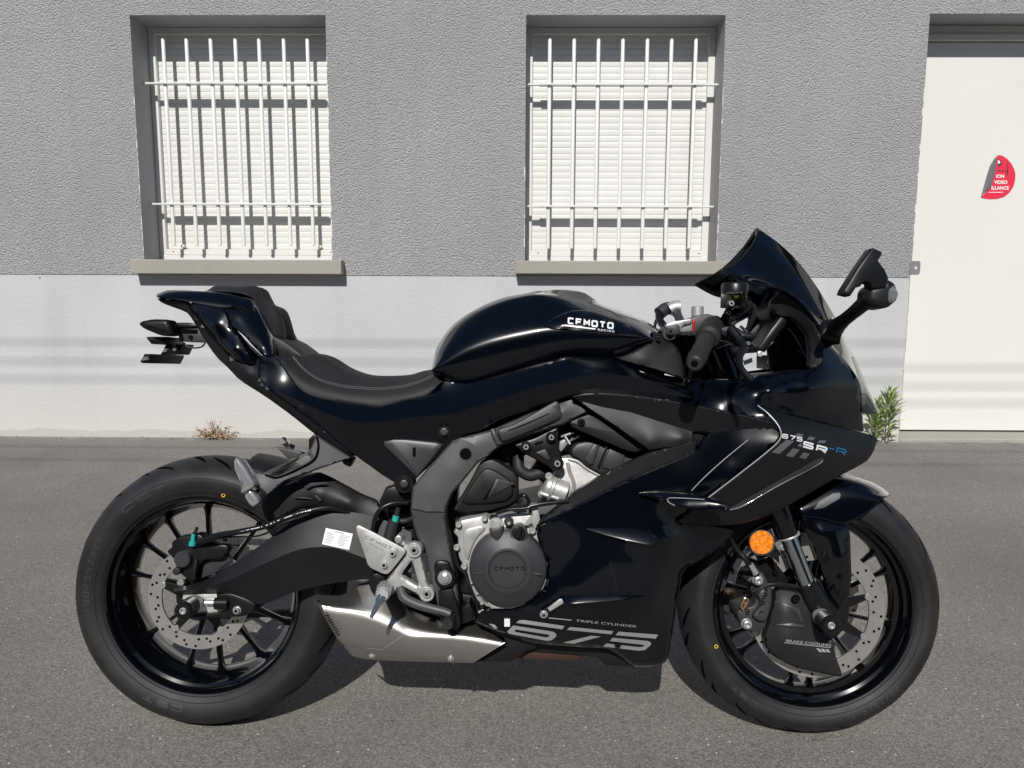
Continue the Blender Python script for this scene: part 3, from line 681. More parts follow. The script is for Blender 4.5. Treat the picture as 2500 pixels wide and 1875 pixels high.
rg=random.Random(4); p=GP(525,1072); p.y=YW-.04; root=bpy.data.objects.new('dry_weed',None); COL.objects.link(root); root.location=p
tag(root,'dried brown tuft of weed at the foot of the wall','weed')
st=MB(); lf=MB()
for i in range(60):
    a=rg.uniform(0,math.tau); el=rg.uniform(.15,1.2) if i>9 else rg.uniform(1.2,1.5); ln=rg.uniform(.07,.17) if i>9 else rg.uniform(.13,.2)
    d=Vector((math.cos(a)*math.cos(el)*1.1,-abs(math.sin(a))*math.cos(el)*.5,math.sin(el)*.75)); tp=d*ln+Vector((rg.uniform(-.02,.02),0,0)); tube_pts(st,[Vector((rg.uniform(-.04,.04),0,0)),tp*.5+Vector((rg.uniform(-.01,.01),0,.01)),tp],[.0016,.0008],4,5)
    for k in range(11 if i>9 else 3):
        f=rg.uniform(.3,1); c=tp*f+Vector((rg.uniform(-.015,.015),rg.uniform(-.01,.01),rg.uniform(-.012,.012))); s=rg.uniform(.005,.010); u=Vector((rg.uniform(-1,1),rg.uniform(-1,1),rg.uniform(-1,1))).normalized(); v=u.orthogonal().normalized()
        lf.add([c-u*s,c+v*s*.5,c+u*s,c-v*s*.5],[[0,1,2,3]])
st.build('stem',M['drystem'],root,40); lf.build('leaves',M['dry'],root,None)
# grit and small stones washed up against the plinth
M['stone']=mat('grit_stone',(.30,.285,.26),.9,vary=.3,vscale=30)
mb=MB(); rg=random.Random(11)
for i in range(900):
    x=rg.uniform(-4,3.9); y=YW-abs(rg.gauss(0,.05))-.004; r=rg.uniform(.0012,.0045)*(1 if rg.random()<.93 else 2.2)
    v=[Vector((a*r*rg.uniform(.7,1.3),b*r*rg.uniform(.7,1.3),c*r*rg.uniform(.5,.9)))+Vector((x,y,r*.45)) for a,b,c in((1,0,0),(-1,0,0),(0,1,0),(0,-1,0),(0,0,1),(0,0,-1))]
    mb.add(v,[(0,2,4),(2,1,4),(1,3,4),(3,0,4),(2,0,5),(1,2,5),(3,1,5),(0,3,5)])
tag(mb.build('grit',M['stone'],None,None),'pale grit and tiny stones gathered along the foot of the plinth','grit',kind='stuff')
# ---- overhead cables behind the photographer (their soft shadows cross the wall and the ground)
M['cable']=mat('cable_sheath',(.02,.02,.02),.7)
CL=['casting the topmost soft band on the plinth','casting the middle soft band on the plinth','casting the lowest soft band on the plinth','casting the soft band on the asphalt nearest the wall','casting the second soft band on the asphalt from the wall']
for i,(px,py,gr,dist) in enumerate([(100,834,0,6.2),(100,881,0,6.4),(100,924,0,6.6),(100,1090,1,6.9),(100,1122,1,7.1)]):
    h=GP(px,py) if gr else WP(px,py,YW); c=h-LT*dist; n=30
    mb=MB(); tube_pts(mb,[Vector((c.x+x,c.y,c.z+((x/14)**2)*.12)) for x in np.linspace(-14,14,n)],.0042 if not gr else .0055,6,n*2)
    o=mb.build('overhead_cable',M['cable'],None,60); tag(o,'thin black overhead cable, '+CL[i],'cable','overhead cables')
# ---- the yard's other side: a plain dark facade behind the photographer, seen only as the dark reflection in the paint
M['brownfac']=mat('dark_brown_cladding',(.045,.038,.032),.8,vary=.25,vscale=.6); M['darkglass']=mat('facade_glass',(.01,.012,.015),.1)
ob=bpy.data.objects.new('opposite_building',None); COL.objects.link(ob); ob.location=(0,-9,0); tag(ob,'plain dark brown building across the yard, behind the camera','building')
mb=MB(); mb.box((-2,-3,2.9),(15,3,3.0)); mb.build('wall',M['brownfac'],ob,None); mb=MB(); mb.box((-2,-3,6.02),(15.3,3.3,.1)); mb.build('roof',M['brownfac'],ob,None)
for k in range(8):
    mb=MB(); mb.box((-14+k*3.4,.02,3.2),(1.1,.03,.75)); mb.build('window',M['darkglass'],ob,None)
# ================================================================ motorcycle
bike=bpy.data.objects.new('motorcycle',None); COL.objects.link(bike); bike.matrix_world=BM
tag(bike,'glossy black fully faired sport motorcycle standing on the asphalt in front of the building','motorcycle')
BOLT=[M['zinc'],M['dark']]; BBLK=[M['satin'],M['dark']]
def CP(tagc,pts,w=None): return T(tagc,pts,w)
def rad(zpx,scale,px,py,w): return zpx/scale*mpp(px,py,w)
def one(tagc,x,y): q=T(tagc,[(x,y)],0)[0]; return q[0],q[1]
# ---------------------------------------------------------------- wheels
RX,RZ=-.7,.315; FX,FZ=.7,.300
def wheel(name,cx,cz,R,hw,prof,rimw,angs,hubr,letterset,label,spk):
    rim=MB(); a=rimw
    P=[(a,.2285),(a+.003,.226),(a+.002,.221),(a-.004,.2175),(a-.012,.2165),(a-.016,.210),(a-.03,.2065),(a*.35,.196),(0,.193),(-a*.35,.196),(-a+.03,.2065),(-a+.012,.2165),(-a-.002,.221),(-a-.003,.226),(-a,.2285),(-a+.01,.222),(-a*.4,.2065),(0,.205),(a*.4,.2065),(a-.01,.222)]
    lathe_y(rim,cx,cz,P,96,0,closed=True)
    lathe_y(rim,cx,cz,[(hubr,.0),(hubr,.028),(hubr-.012,.036),(.02,.040),(-.02,.040),(-hubr,.034),(-hubr,0)],32,0)
    for A in angs:
        an=R_(A); d=Vector((math.cos(an),0,math.sin(an))); s=Vector((-math.sin(an),0,math.cos(an))); Y=Vector((0,1,0)); c=Vector((cx,0,cz))
        sec=[(.030,.009,.024),(.06,.0068,.020),(.12,.0056,.015),(.17,.0056,.012),(.187,.0075,.014),(.1965,.014,.018)]
        V=[];Fc=[]; n=10
        for r,hs,hy in sec:
            off=spk*(1-(r/.2))
            for k in range(n):
                q=2*math.pi*k/n; V.append(c+d*r+s*math.cos(q)*hs+Y*(math.sin(q)*hy-off))
        for i in range(len(sec)-1):
            for k in range(n): Fc.append([i*n+k,i*n+(k+1)%n,(i+1)*n+(k+1)%n,(i+1)*n+k])
        rim.add(V,Fc)
    w_=rim.build(name,M['rim'],bike,38); w_['label']=label
    ty=MB(); full=[(-q,r) for q,r in prof]+[(q,r) for q,r in prof[::-1][1:]] 
    full=[(q,r) for q,r in prof]+[(-q,r) for q,r in prof[::-1][1:]]
    sm=catmull([(q,r,0) for q,r in full],44); lathe_y(ty,cx,cz,[(q[0],q[1]) for q in sm],128,0)
    # tread grooves: curved dark strips laid on the tread, shade put into colour
    pr=[(q[0],q[1]) for q in sm[:22]]
    def tread(s,an,lift):                        # s: 0 bead .. 1 crown ; an angle
        i=min(len(sm)//2-1e-6,max(0,s*(len(sm)//2))); k=int(i); f=i-k; q=np.array(sm[k])*(1-f)+np.array(sm[k+1])*f
        nrm=Vector((0,0,0)); r=q[1]+lift*.8; w__=q[0]+lift*.4*(1 if s<.8 else 0)
        return Vector((cx+r*math.cos(an),-w__,cz+r*math.sin(an)))
    for k in range(14):
        b=2*math.pi*k/14
        for (s0,s1,a0,a1) in((.56,.84,0,.20),(.66,.96,.22,.36)):
            n=7; L_=[];R2=[]
            for i in range(n):
                f=i/(n-1); s=s0+(s1-s0)*f; an=b+a0+(a1-a0)*f**1.3; wd=.0075*math.sin(math.pi*min(.96,max(.05,f)))+.0008
                L_.append(tread(s,an,.0005)); R2.append(tread(s,an+wd/R*2,.0005))
            ty.add(L_+R2,[[i,i+1,n+i+1,n+i] for i in range(n-1)],1)
    for txt,ang,rr,hh,cw,th,sp in letterset:     # raised sidewall lettering
        def fm(u,v,lift,ang=ang,rr=rr,hh=hh):
            an=R_(ang)-u*hh/rr; r=rr+v*hh
            # surface w at this radius
            best=min(sm[:22],key=lambda q:abs(q[1]-r)); 
            ws=[q for q in sm[:22]]; rs_=[q[1] for q in ws]; wq=float(np.interp(r,rs_,[q[0] for q in ws]))
            return Vector((cx+r*math.cos(an),-(wq+.0008+lift),cz+r*math.sin(an)))
        letters(ty,txt,fm,cw,sp,th,2)
    rr_=[(q[1],q[0]) for q in sm[:22]]
    for r_ in ((.2445,.2725,.2325) if hw>.08 else (.2440,.2625,.2325)):
        wq=float(np.interp(r_,[a for a,b in rr_],[b for a,b in rr_])); lathe_y(ty,cx,cz,[(wq-.001,r_-.0012),(wq+.0007,r_-.0006),(wq+.0007,r_+.0004),(wq-.001,r_+.0010)],128,0)
    t=ty.build('tyre',[M['tyre'],M['groove'],M['tyreletter']],w_,50)
    return w_
rp=[(.062,.219),(.072,.2265),(.0785,.234),(.0835,.245),(.0845,.246),(.0875,.257),(.0892,.268),(.0885,.272),(.0870,.277),(.080,.287),(.066,.2985),(.046,.3075),(.022,.3135),(0,.3155)]
fp=[(.036,.219),(.046,.2265),(.0525,.234),(.0565,.243),(.0575,.244),(.0600,.252),(.0608,.259),(.0600,.263),(.0575,.268),(.050,.2775),(.040,.286),(.028,.293),(.014,.2985),(0,.3005)]
RW=wheel('rear_wheel',RX,RZ,.315,.09,rp,.0735,[95,125,148,171,216,252,275,305,335,15,55],.075,
  [('CST',132,.253,.017,1.7,.3,.4),('180/55ZR17',188,.253,.014,.62,.2,.5),('CST',262,.252,.014,1.7,.3,.4)],'wide rear wheel with black spokes',.012)
FW=wheel('front_wheel',FX,FZ,.300,.06,fp,.0475,[38,23,-14,-50,-87,-101,-142,-156,168,145,98,80],.055,
  [('120/70ZR17',320,.250,.011,.62,.2,.5),('CST',240,.250,.011,1.7,.3,.4)],'narrow front wheel with black spokes',.004)
# yellow balance dots
for par,cx,cz,r,an,ww in((RW,RX,RZ,.240,77,.0805),(FW,FX,FZ,.2385,197.5+4,.0558)):
    mb=MB(); x,z=cx+r*math.cos(R_(an)),cz+r*math.sin(R_(an)); n=18
    V=[Vector((x+q*math.cos(2*math.pi*k/n),-(ww+.0025),z+q*math.sin(2*math.pi*k/n))) for q in(.0045,.0028) for k in range(n)]
    mb.add(V,[[k,(k+1)%n,n+(k+1)%n,n+k] for k in range(n)]); mb.build('paint_dot',M['yellow'],par,None)
def disc_part(par,cx,cz,w,ro,ri,hub,name='brake_disc',nh=2):
    mb=MB(); lathe_y(mb,cx,cz,[(w,ri),(w,ro),(w-.005,ro),(w-.005,ri)],96,0,closed=True)
    for j in range(48):
        for q in range(nh):
            a=2*math.pi*(j+.5*q)/48*1.0; rr=ri+(ro-ri)*(.28+.5*((j*2+q)%3)/2)
            if (j+q)%2: continue
            x,z=cx+rr*math.cos(a),cz+rr*math.sin(a); n=10
            mb.add([Vector((x+.0032*math.cos(2*math.pi*k/n),-(w+.0003),z+.0032*math.sin(2*math.pi*k/n))) for k in range(n)],[list(range(n))],1)
    o=mb.build(name,[M['discsteel'],M['dark']],par,30)
    mb=MB(); n=hub
    lathe_y(mb,cx,cz,[(w-.002,.03),(w-.002,ri*.62),(w-.006,ri*.62),(w-.006,.03)],48,0,closed=True)
    for k in range(n):
        a=2*math.pi*k/n+.3; d=Vector((math.cos(a),0,math.sin(a))); s=Vector((-d.z,0,d.x)); c=Vector((cx,-(w-.004),cz))
        mb.add([c+d*ri*.55+s*.012,c+d*(ri+.004)+s*.006,c+d*(ri+.004)-s*.006,c+d*ri*.55-s*.012]+[c+Vector((0,-.003,0))+d*ri*.55+s*.012,c+Vector((0,-.003,0))+d*(ri+.004)+s*.006,c+Vector((0,-.003,0))+d*(ri+.004)-s*.006,c+Vector((0,-.003,0))+d*ri*.55-s*.012],[(0,1,2,3),(4,5,6,7),(0,1,5,4),(1,2,6,5),(2,3,7,6)])
        bx,bz=cx+(ri+.001)*math.cos(a),cz+(ri+.001)*math.sin(a); lathe_y(mb,bx,bz,[(w-.002,.007),(w+.002,.0065),(w+.002,.001)],14,1)
    mb.build('disc_carrier',[M['satin'],M['zinc']],o,30); return o
disc_part(RW,RX,RZ,.088,.1175,.086,5)
disc_part(FW,FX,FZ,.070,.150,.116,8)
disc_part(FW,FX,FZ,-.066,.150,.116,8)
# chain and sprocket on the far side
mb=MB(); lathe_y(mb,RX,RZ,[(-.078,.05),(-.078,.088),(-.083,.088),(-.083,.05)],48,0,closed=True)
for k in range(44):
    a=2*math.pi*k/44; mb.box((RX+.090*math.cos(a),.0805,RZ+.090*math.sin(a)),(.0035,.0025,.0045),0,Matrix.Rotation(-a,3,'Y'))
mb.build('sprocket',M['castgrey'],RW,30)
mb=MB()
CXX,CZZ=-.10,.345
for (z0,z1) in((RZ+.094,CZZ+.045),(RZ-.094,CZZ-.045)):
    n=44
    for k in range(n):
        f=(k+.5)/n; x=RX+(CXX-RX)*f; z=z0+(z1-z0)*f-(.012*math.sin(math.pi*f) if z0<RZ else 0); ln=abs(CXX-RX)/n
        mb.box((x,.082+(.003 if k%2 else 0),z),(ln*.62,.0013,.007)); mb.box((x,.074-(.003 if k%2 else 0),z),(ln*.62,.0013,.007)); mb.box((x,.078,z),(ln*.35,.004,.004))
for cx_,cz_,r_,a0,a1,n in((CXX,CZZ,.045,-90,90,10),(RX,RZ,.094,90,270,18)):
    for k in range(n):
        a=R_(a0+(a1-a0)*(k+.5)/n); mb.box((cx_+r_*math.cos(a),.078,cz_+r_*math.sin(a)),(.006,.0055,.009),0,Matrix.Rotation(-a,3,'Y'))
mb.build('chain',M['castgrey'],bike,None)
# ---------------------------------------------------------------- swingarm
sw=loft(bike,'swingarm',[
 CP('A',[(875,1235),(1010,1195),(1130,1152),(1290,1056),(1560,876),(1830,676),(1950,630),(2080,618),(2212,634),(2450,690),(2700,800)],.095),
 CP('A',[(862,1222),(1010,1190),(1130,1148),(1290,1050),(1560,870),(1830,670),(1950,625),(2080,612),(2212,628),(2450,680),(2700,790)],.128),
 CP('A',[(868,1248),(1010,1228),(1130,1205),(1290,1160),(1500,1060),(1790,935),(1930,905),(2080,905),(2212,940),(2450,1030),(2700,1100)],.150),
 CP('A',[(880,1270),(1010,1264),(1130,1258),(1270,1266),(1440,1335),(1600,1330),(1750,1268),(1950,1210),(2212,1165),(2450,1150),(2700,1180)],.132),
 CP('A',[(885,1262),(1010,1258),(1130,1252),(1270,1262),(1440,1330),(1600,1325),(1750,1262),(1950,1204),(2212,1160),(2450,1145),(2700,1175)],.085)],
 M['matte'],nu=70,nv=4,sharp_v=True,smooth=24,cap=True)
plate(sw,'axle_lug',CP('A',[(1190,1268),(1300,1258),(1420,1300),(1500,1345),(1485,1405),(1400,1442),(1250,1448),(985,1456),(975,1430),(1180,1412),(1285,1396),(1292,1325),(1200,1318)],.136),.04,M['satin'],.004,ch=1)
plate(sw,'axle_lug',CP('A',[(1290,1150),(1500,1100),(1620,1300),(1500,1400),(1300,1400)],.110),.03,M['satin'],.004)
ab=plate(sw,'chain_adjuster',CP('A',[(935,1268),(1198,1262),(1202,1330),(1285,1335),(1285,1390),(1210,1408),(1090,1432),(1030,1410),(990,1330),(930,1305)],.128),.03,M['steelblock'],.003)
mb=MB(); tube_pts(mb,[L(*CP('A',[(1110,1330)],.135)[0]),L(*CP('A',[(1200,1330)],.135)[0])],.0065,8,2,0,False); tube_pts(mb,[L(*CP('A',[(1190,1335)],.133)[0]),L(*CP('A',[(1290,1335)],.133)[0])],.014,14,2,1,False); mb.build('adjuster_bolt',[M['zinc'],M['satin']],sw,40)
bolt(sw,*one('A',1355,1390),.137,.0095,BOLT)
# lower loop of the arm near the ground (far arm)
loft(bike,'far_swingarm',[CP('A',[(1000,1250),(1290,1180),(1560,1050),(1830,900),(2212,760),(2600,800)],-.10),CP('A',[(1000,1290),(1290,1240),(1560,1120),(1830,1000),(2212,960),(2600,1000)],-.125),CP('A',[(1000,1330),(1290,1300),(1560,1240),(1830,1180),(2212,1150),(2600,1150)],-.10)],M['matte'],nu=24,nv=3,sharp_v=True,cap=True)
def slider(par,px,py,wend,wbase,r,name):
    p=L(px,py,wend); mb=MB(); ln=wend-wbase
    pr=[(wbase-.012,r*.75),(wbase,r*.75)]
    lathe_y(mb,p.x,p.z,[(wbase-.012,r*.95),(wbase+.004,r*.95),(wbase+.004,r*.8)],32,2)
    P=[]; n=5
    for k in range(n):
        a=wbase+.006+(ln-.018)*k/n; P+=[(a,r*.90),(a+.001,r),(a+(ln-.018)/n-.0025,r),(a+(ln-.018)/n-.0015,r*.90)]
    P+=[(wend-.010,r*1.0),(wend-.003,r*.98),(wend,r*.88),(wend,r*.52),(wend-.006,r*.48),(wend-.006,.0001)]
    lathe_y(mb,p.x,p.z,P,36,0); lathe_y(mb,p.x,p.z,[(wend-.006,r*.42),(wend-.001,r*.40),(wend,r*.34),(wend,r*.2),(wend-.003,r*.18),(wend-.003,.0001)],20,1)
    o=mb.build(name,[M['satin'],M['zinc'],M['silver']],par,35); return o
slider(bike,*one('A',933,1400),.200,.150,.0195,'axle_slider')
# warning label on the swingarm
mb=MB(); q=T('A',[(2040,755),(2249,800),(2219,925),(2010,880)],0)
from mathutils.bvhtree import BVHTree
def surf(o):
    bt=BVHTree.FromPolygons([v.co for v in o.data.vertices],[list(p.vertices) for p in o.data.polygons])
    def f(px,py):
        d=(B3@ray(px,py)).normalized(); h=bt.ray_cast(CAML,d); return -h[0].y if h[0] else .155
    return f
sws=surf(sw)
def lab(u,v,l):
    x=q[0][0]*(1-u)*(1-v)+q[1][0]*u*(1-v)+q[2][0]*u*v+q[3][0]*(1-u)*v; y=q[0][1]*(1-u)*(1-v)+q[1][1]*u*(1-v)+q[2][1]*u*v+q[3][1]*(1-u)*v
    return L(x,y,sws(x,y)+l)
n=8; mb.add([lab(i/n,j/n,.0015) for j in range(n+1) for i in range(n+1)],[[j*(n+1)+i,j*(n+1)+i+1,(j+1)*(n+1)+i+1,(j+1)*(n+1)+i] for j in range(n) for i in range(n)],0)
for k in range(8):
    for c0 in(.07,.55):
        stroke(mb,[(c0,.22+k*.09),(c0+random.uniform(.22,.38),.22+k*.09)],.028,lambda u,v,l:lab(u,v,.0022),0,1,.08)
stroke(mb,[(.35,.1),(.68,.1)],.05,lambda u,v,l:lab(u,v,.0022),0,1,.08)
mb.build('warning_label',[M['label'],M['labelink']],sw,None)
# ---------------------------------------------------------------- rear hugger
mb=MB(); n=26; ring_=[]
for i in range(n):
    a=R_(12+60*i/(n-1)); r=.338+.012*math.sin(math.pi*i/(n-1))
    prof=[(.098,r-.055),(.100,r-.03),(.085,r-.010),(.05,r),(0,r+.004),(-.05,r),(-.085,r-.010),(-.100,r-.03),(-.098,r-.055)]
    if i>n-6: k_=(i-(n-6))/5; prof=[(w_*(1-.35*k_),rr-.004*k_) for w_,rr in prof]
    ring_.append([Vector((RX+rr*math.cos(a),-w_,RZ+rr*math.sin(a))) for w_,rr in prof])
V=[p for r in ring_ for p in r]; m=9
mb.add(V,[[i*m+k,i*m+k+1,(i+1)*m+k+1,(i+1)*m+k] for i in range(n-1) for k in range(m-1)])
hg=mb.build('rear_hugger',M['plastic'],bike,50); md=hg.modifiers.new('t','SOLIDIFY'); md.thickness=.003
hk,_=panel(hg,'hugger_skirt',[dict(o=CP('K',[(420,1000,.104),(520,880,.106),(640,800,.106),(850,680,.100),(1050,610,.092),(1200,560,.088),(1400,650,.088),(1600,760,.090),(1800,870,.092),(2000,945,.094),(2050,1080,.104),(1960,1240,.110),(1440,1072,.108),(1250,1030,.108),(950,1040,.108),(700,1180,.106),(520,1230,.104)]),c=CP('K',[(1200,850,.116),(1600,980,.116)]),ch=1,roll=1)],M['plastic'],t=.004,r=.003,g=9)
for pts in([(850,672),(920,700),(935,712),(905,716)],[(1003,768),(1100,715),(1320,700),(1280,730),(1120,760),(1045,796)],[(860,905),(1000,905),(1140,935),(1000,925),(880,915)],[(1170,880),(1250,945),(1215,965),(1150,885)]):
    plate(hk,'hugger_rib',CP('K',pts,.1195),.003,M['panelgrey'],.0004)
# ---------------------------------------------------------------- rear brake caliper + hose
rc=plate(bike,'rear_caliper',CP('A',[(845,870),(900,825),(950,820),(1060,800),(1110,850),(1190,880),(1280,890),(1290,930),(1230,1000),(1100,1000),(1040,1060),(1040,1160),(990,1180),(930,1120),(880,1080),(880,1010),(805,940),(850,905)],.118),.03,M['satin'],.004,ch=1)
mb=MB(); disc_at(mb,*one('A',950,988),.118,[(0,.0185),(.012,.0185),(.0145,.0165),(.0145,0)],32); mb.build('piston_cap',M['castgrey'],rc,35)
mb=MB(); disc_at(mb,*one('A',905,1080),.12,[(0,.009),(.012,.0085),(.014,.006),(.014,0)],18); mb.build('pin_cap',M['rubber'],rc,35)
mb=MB(); a=L(*CP('A',[(1010,890)],.125)[0]); b=L(*CP('A',[(1020,800)],.125)[0]); lathe_ax(mb,a,b,[(0,.008),(.008,.008),(.009,.005),(.024,.0048),(.026,.003),(.026,0)],14,1); c=L(*CP('A',[(1045,752)],.127)[0]); tube_pts(mb,[b,(b+c)/2+Vector((.002,0,.001)),c],[.0035,.004],8,6,2); mb.build('bleed_valve',[M['satin'],M['teal'],M['rubber']],rc,35)
mb=MB(); disc_at(mb,*one('A',930,1170),.112,[(0,.0085),(.008,.008),(.009,.005),(.009,0)],8); mb.build('caliper_bolt',M['chrome'],rc,30)
hs=tube(bike,'brake_hose',CP('A',[(1050,865,.13),(1190,815,.14),(1340,790,.15),(1560,745,.16),(1700,690,.16),(1830,645,.158),(1960,612,.15),(2080,600,.14),(2250,640,.12)]),.0064,M['satin'],10,50)
wfn=lambda u:0
# hose lettering: short white dashes following the hose
HP=catmull([p for p in CP('A',[(1190,815,.14),(1340,790,.15),(1560,745,.16),(1700,690,.16),(1830,645,.158),(1960,612,.15)])],240)
mb=MB(); k=6
while k<232:
    n=random.choice([1,2,2,3]); 
    if random.random()<.8:
        a,b=HP[k],HP[min(k+n,239)]
        V=[L(a[0],a[1]+.1,a[2]+.0068),L(b[0],b[1]+.1,b[2]+.0068),L(b[0],b[1]-2.2,b[2]+.0060),L(a[0],a[1]-2.2,a[2]+.0060)]; mb.add(V,[[0,1,2,3]])
    k+=n+1+random.choice([0,0,0,3])
mb.build('hose_lettering',M['white'],hs,None)
tube(bike,'sensor_cable',CP('A',[(1050,900,.12),(1120,860,.14),(1300,825,.14),(1500,820,.14),(1640,770,.15),(1750,715,.15),(1850,680,.14)]),.0022,M['satin'],6,36)
tube(bike,'sensor_cable',CP('A',[(1040,1000,.125),(1030,1080,.125),(1020,1170,.11)]),.003,M['rubber'],6,14)
tube(bike,'sensor_cable',CP('A',[(1230,1050,.08),(1215,990,.08),(1190,985,.08),(1120,1060,.08),(1060,1140,.08)]),.0022,M['rubber'],6,20)
plate(bike,'caliper_carrier',CP('A',[(1100,1000),(1180,930),(1260,900),(1310,1010),(1240,1060),(1180,1110),(1060,1150)],.10),.012,M['panelgrey'],.003)
# ---------------------------------------------------------------- exhaust
EX=[CP('H',[(200,500),(300,500),(430,492),(560,420),(700,400),(860,490),(960,600),(1180,690),(1340,705),(1440,700),(1560,790)],.05),
 CP('H',[(190,488),(300,484),(430,480),(560,400),(700,380),(860,470),(960,590),(1180,676),(1340,695),(1440,690),(1570,775)],.095),
 CP('H',[(258,560),(340,575),(540,605),(720,662),(880,740),(950,775),(1100,782),(1250,790),(1400,803),(1550,828),(1685,850)],.160),
 CP('H',[(410,842),(480,862),(560,880),(700,905),(840,925),(950,950),(1080,965),(1200,975),(1320,985),(1400,992),(1445,1003)],.150),
 CP('H',[(440,870),(500,945),(580,972),(700,985),(840,992),(950,995),(1080,998),(1200,1001),(1320,1004),(1400,1006),(1440,1008)],.105),
 CP('H',[(440,880),(500,940),(580,960),(700,975),(840,985),(950,990),(1080,992),(1200,996),(1320,998),(1400,1000),(1440,1000)],.02)]
def rnd(rows,i,f=.16,drop=.0035):
    n=24; R3=[[np.array(q) for q in catmull(r,n)] for r in rows[i-1:i+2]]; a_,c_,b_=R3
    up=[c*(1-f)+a*f for a,c in zip(a_,c_)]; dn=[c*(1-f)+b*f for b,c in zip(b_,c_)]
    up2=[c*(1-f*.45)+a*f*.45-np.array([0,0,drop*.35]) for a,c in zip(a_,c_)]; dn2=[c*(1-f*.45)+b*f*.45-np.array([0,0,drop*.35]) for b,c in zip(b_,c_)]
    mid=[c-np.array([0,0,drop]) for c in c_]
    return [[tuple(q) for q in r] for r in (up,up2,mid,dn2,dn)]
EX=EX[:2]+rnd(EX,2,.22,.005)+rnd(EX,3,.14,.003)+EX[4:]
ex=loft(bike,'exhaust_silencer',EX,M['brushed'],nu=70,nv=1,sharp_v=True,smooth=50)
exs=surf(ex)
# folded facet seam and end cap
mb=MB()
stroke(mb,CP('H',[(880,745),(908,768),(905,790),(735,905),(600,890)],.0),1.1,lambda u,v,l:L(u,v,exs(u,v)+.001),0,0,6); mb.build('seam',M['silver'],ex,None); 
cap=plate(ex,'end_cap',CP('H',[(186,486,.098),(262,560,.160),(412,842,.154),(392,826,.150),(290,650,.154)]),.01,M['brushed'],.001)
mb=MB()
for k in range(15):
    f=(k+.5)/15; x=228+(395-228)*f; y=525+(800-525)*f; wq=.132+.024*min(1,f*2)
    V=[L(*T('H',[(x-5,y-4)],wq+.004)[0]),L(*T('H',[(x+22,y-12)],wq+.012)[0]),L(*T('H',[(x+25,y-3)],wq+.012)[0]),L(*T('H',[(x-1,y+4)],wq+.004)[0])]; mb.add(V,[[0,1,2,3]])
mb.build('outlet_slots',M['dark'],ex,None)
for x,y in((660,945),(1265,968)): mb=MB(); disc_at(mb,*one('H',x,y),exs(*one('H',x,y))-.001,[(0,.007),(.002,.0068),(.002,.005),(.006,.004),(.007,0)],16); mb.build('rivet',M['zinc'],ex,30)
# ---------------------------------------------------------------- belly and sump
belly=plate(bike,'belly_pan',[(1237,1571,.125),(1222,1550,.125),(1156,1521,.125),(1175,1505,.125),(1320,1540,.125),(1310,1584,.125),(1287,1590,.125),(1262,1608,.125),(1246,1618,.125),(1156,1618,.125)],.22,M['matte'],.006)
plate(belly,'belly_front',[(1300,1555,.104),(1500,1572,.104),(1560,1612,.104),(1556,1631,.104),(1538,1630,.104),(1479,1626,.104),(1458,1606,.104),(1415,1601,.104),(1287,1591,.104)],.21,M['matte'],.005)
plate(bike,'sump',[(1270,1592,.095),(1300,1585,.095),(1430,1598,.095),(1412,1609,.095),(1399,1616,.095),(1331,1612,.095),(1262,1608,.095)],.17,M['brown'],.004)
plate(bike,'underside_sun_block',[(1080,1440,.09),(1300,1480,.09),(1600,1500,.09),(1600,1590,.09),(1300,1575,.09),(1080,1600,.09),(930,1600,.08),(900,1520,.08),(960,1450,.08)],.17,M['satin'],.01)  # unseen slab added to stop sun leaking through beneath the engine
# ---------------------------------------------------------------- core block (engine mass, keeps the middle dark)
eng=MB()
def blk(tagc,pts,w,t,m=0): plate(bike,'x',CP(tagc,pts,w),t,None,.004,mb=eng,mi=m)
blk('C',[(980,700),(1640,560),(1900,520),(2400,300),(2700,500),(2600,1450),(1200,1450),(1080,1200)],.13,.26)
engine=eng.build('engine_block',M['castgrey'],bike,35)
ra=MB(); plate(bike,'x',CP('P',[(1640,1110),(1780,1080),(1770,1290),(1690,1360),(1640,1440),(1610,1560),(1450,1550),(1500,1220)],.095),.19,None,.004,mb=ra)
ra.build('radiator',M['dark'],bike,35)
ab_=MB(); plate(bike,'x',CP('D',[(640,1370),(300,1310),(250,1225),(700,1180),(1250,960),(1900,1200),(1900,1480),(1250,1480),(1150,1590),(1060,1540),(900,1455),(820,1500),(840,1864),(470,1864),(470,1700)],.06),.12,None,.004,mb=ab_); ab_.build('airbox',M['satin'],bike,35)
# front-lower black shroud beside the tyre
# crankcase side, silver
cc=plate(engine,'crankcase_cover',CP('C',[(985,770),(1000,735),(1010,700),(1180,665),(1225,650),(1260,705),(1360,655),(1480,640),(1600,660),(1660,740),(1690,900),(1712,1060),(1680,1220),(1560,1340),(1400,1380),(1250,1378),(1150,1320),(1100,1240),(1085,1130),(1050,1050),(1015,1000),(1000,930),(1005,830),(968,790)],.160),.05,M['silver'],.005,ch=1)
plate(cc,'rib',CP('C',[(1045,770),(1180,735),(1220,760),(1150,830),(1105,920),(1085,1010),(1060,980),(1045,900)],.166),.02,M['silver'],.003,ch=1)
for x,y,r in((1010,728,24),(1210,680,24),(995,905,24),(1052,1052,24),(1110,1170,16),(1155,1250,16),(1580,775,26),(1190,1330,16)):
    bolt(cc,*one('C',x,y),.168,rad(r,3.16,1150,1300,.17),[M['silver'],M['silver']],washer=False)
px,py=one('C',1392,1055); r0=rad(303,3.16,px,py,.2)
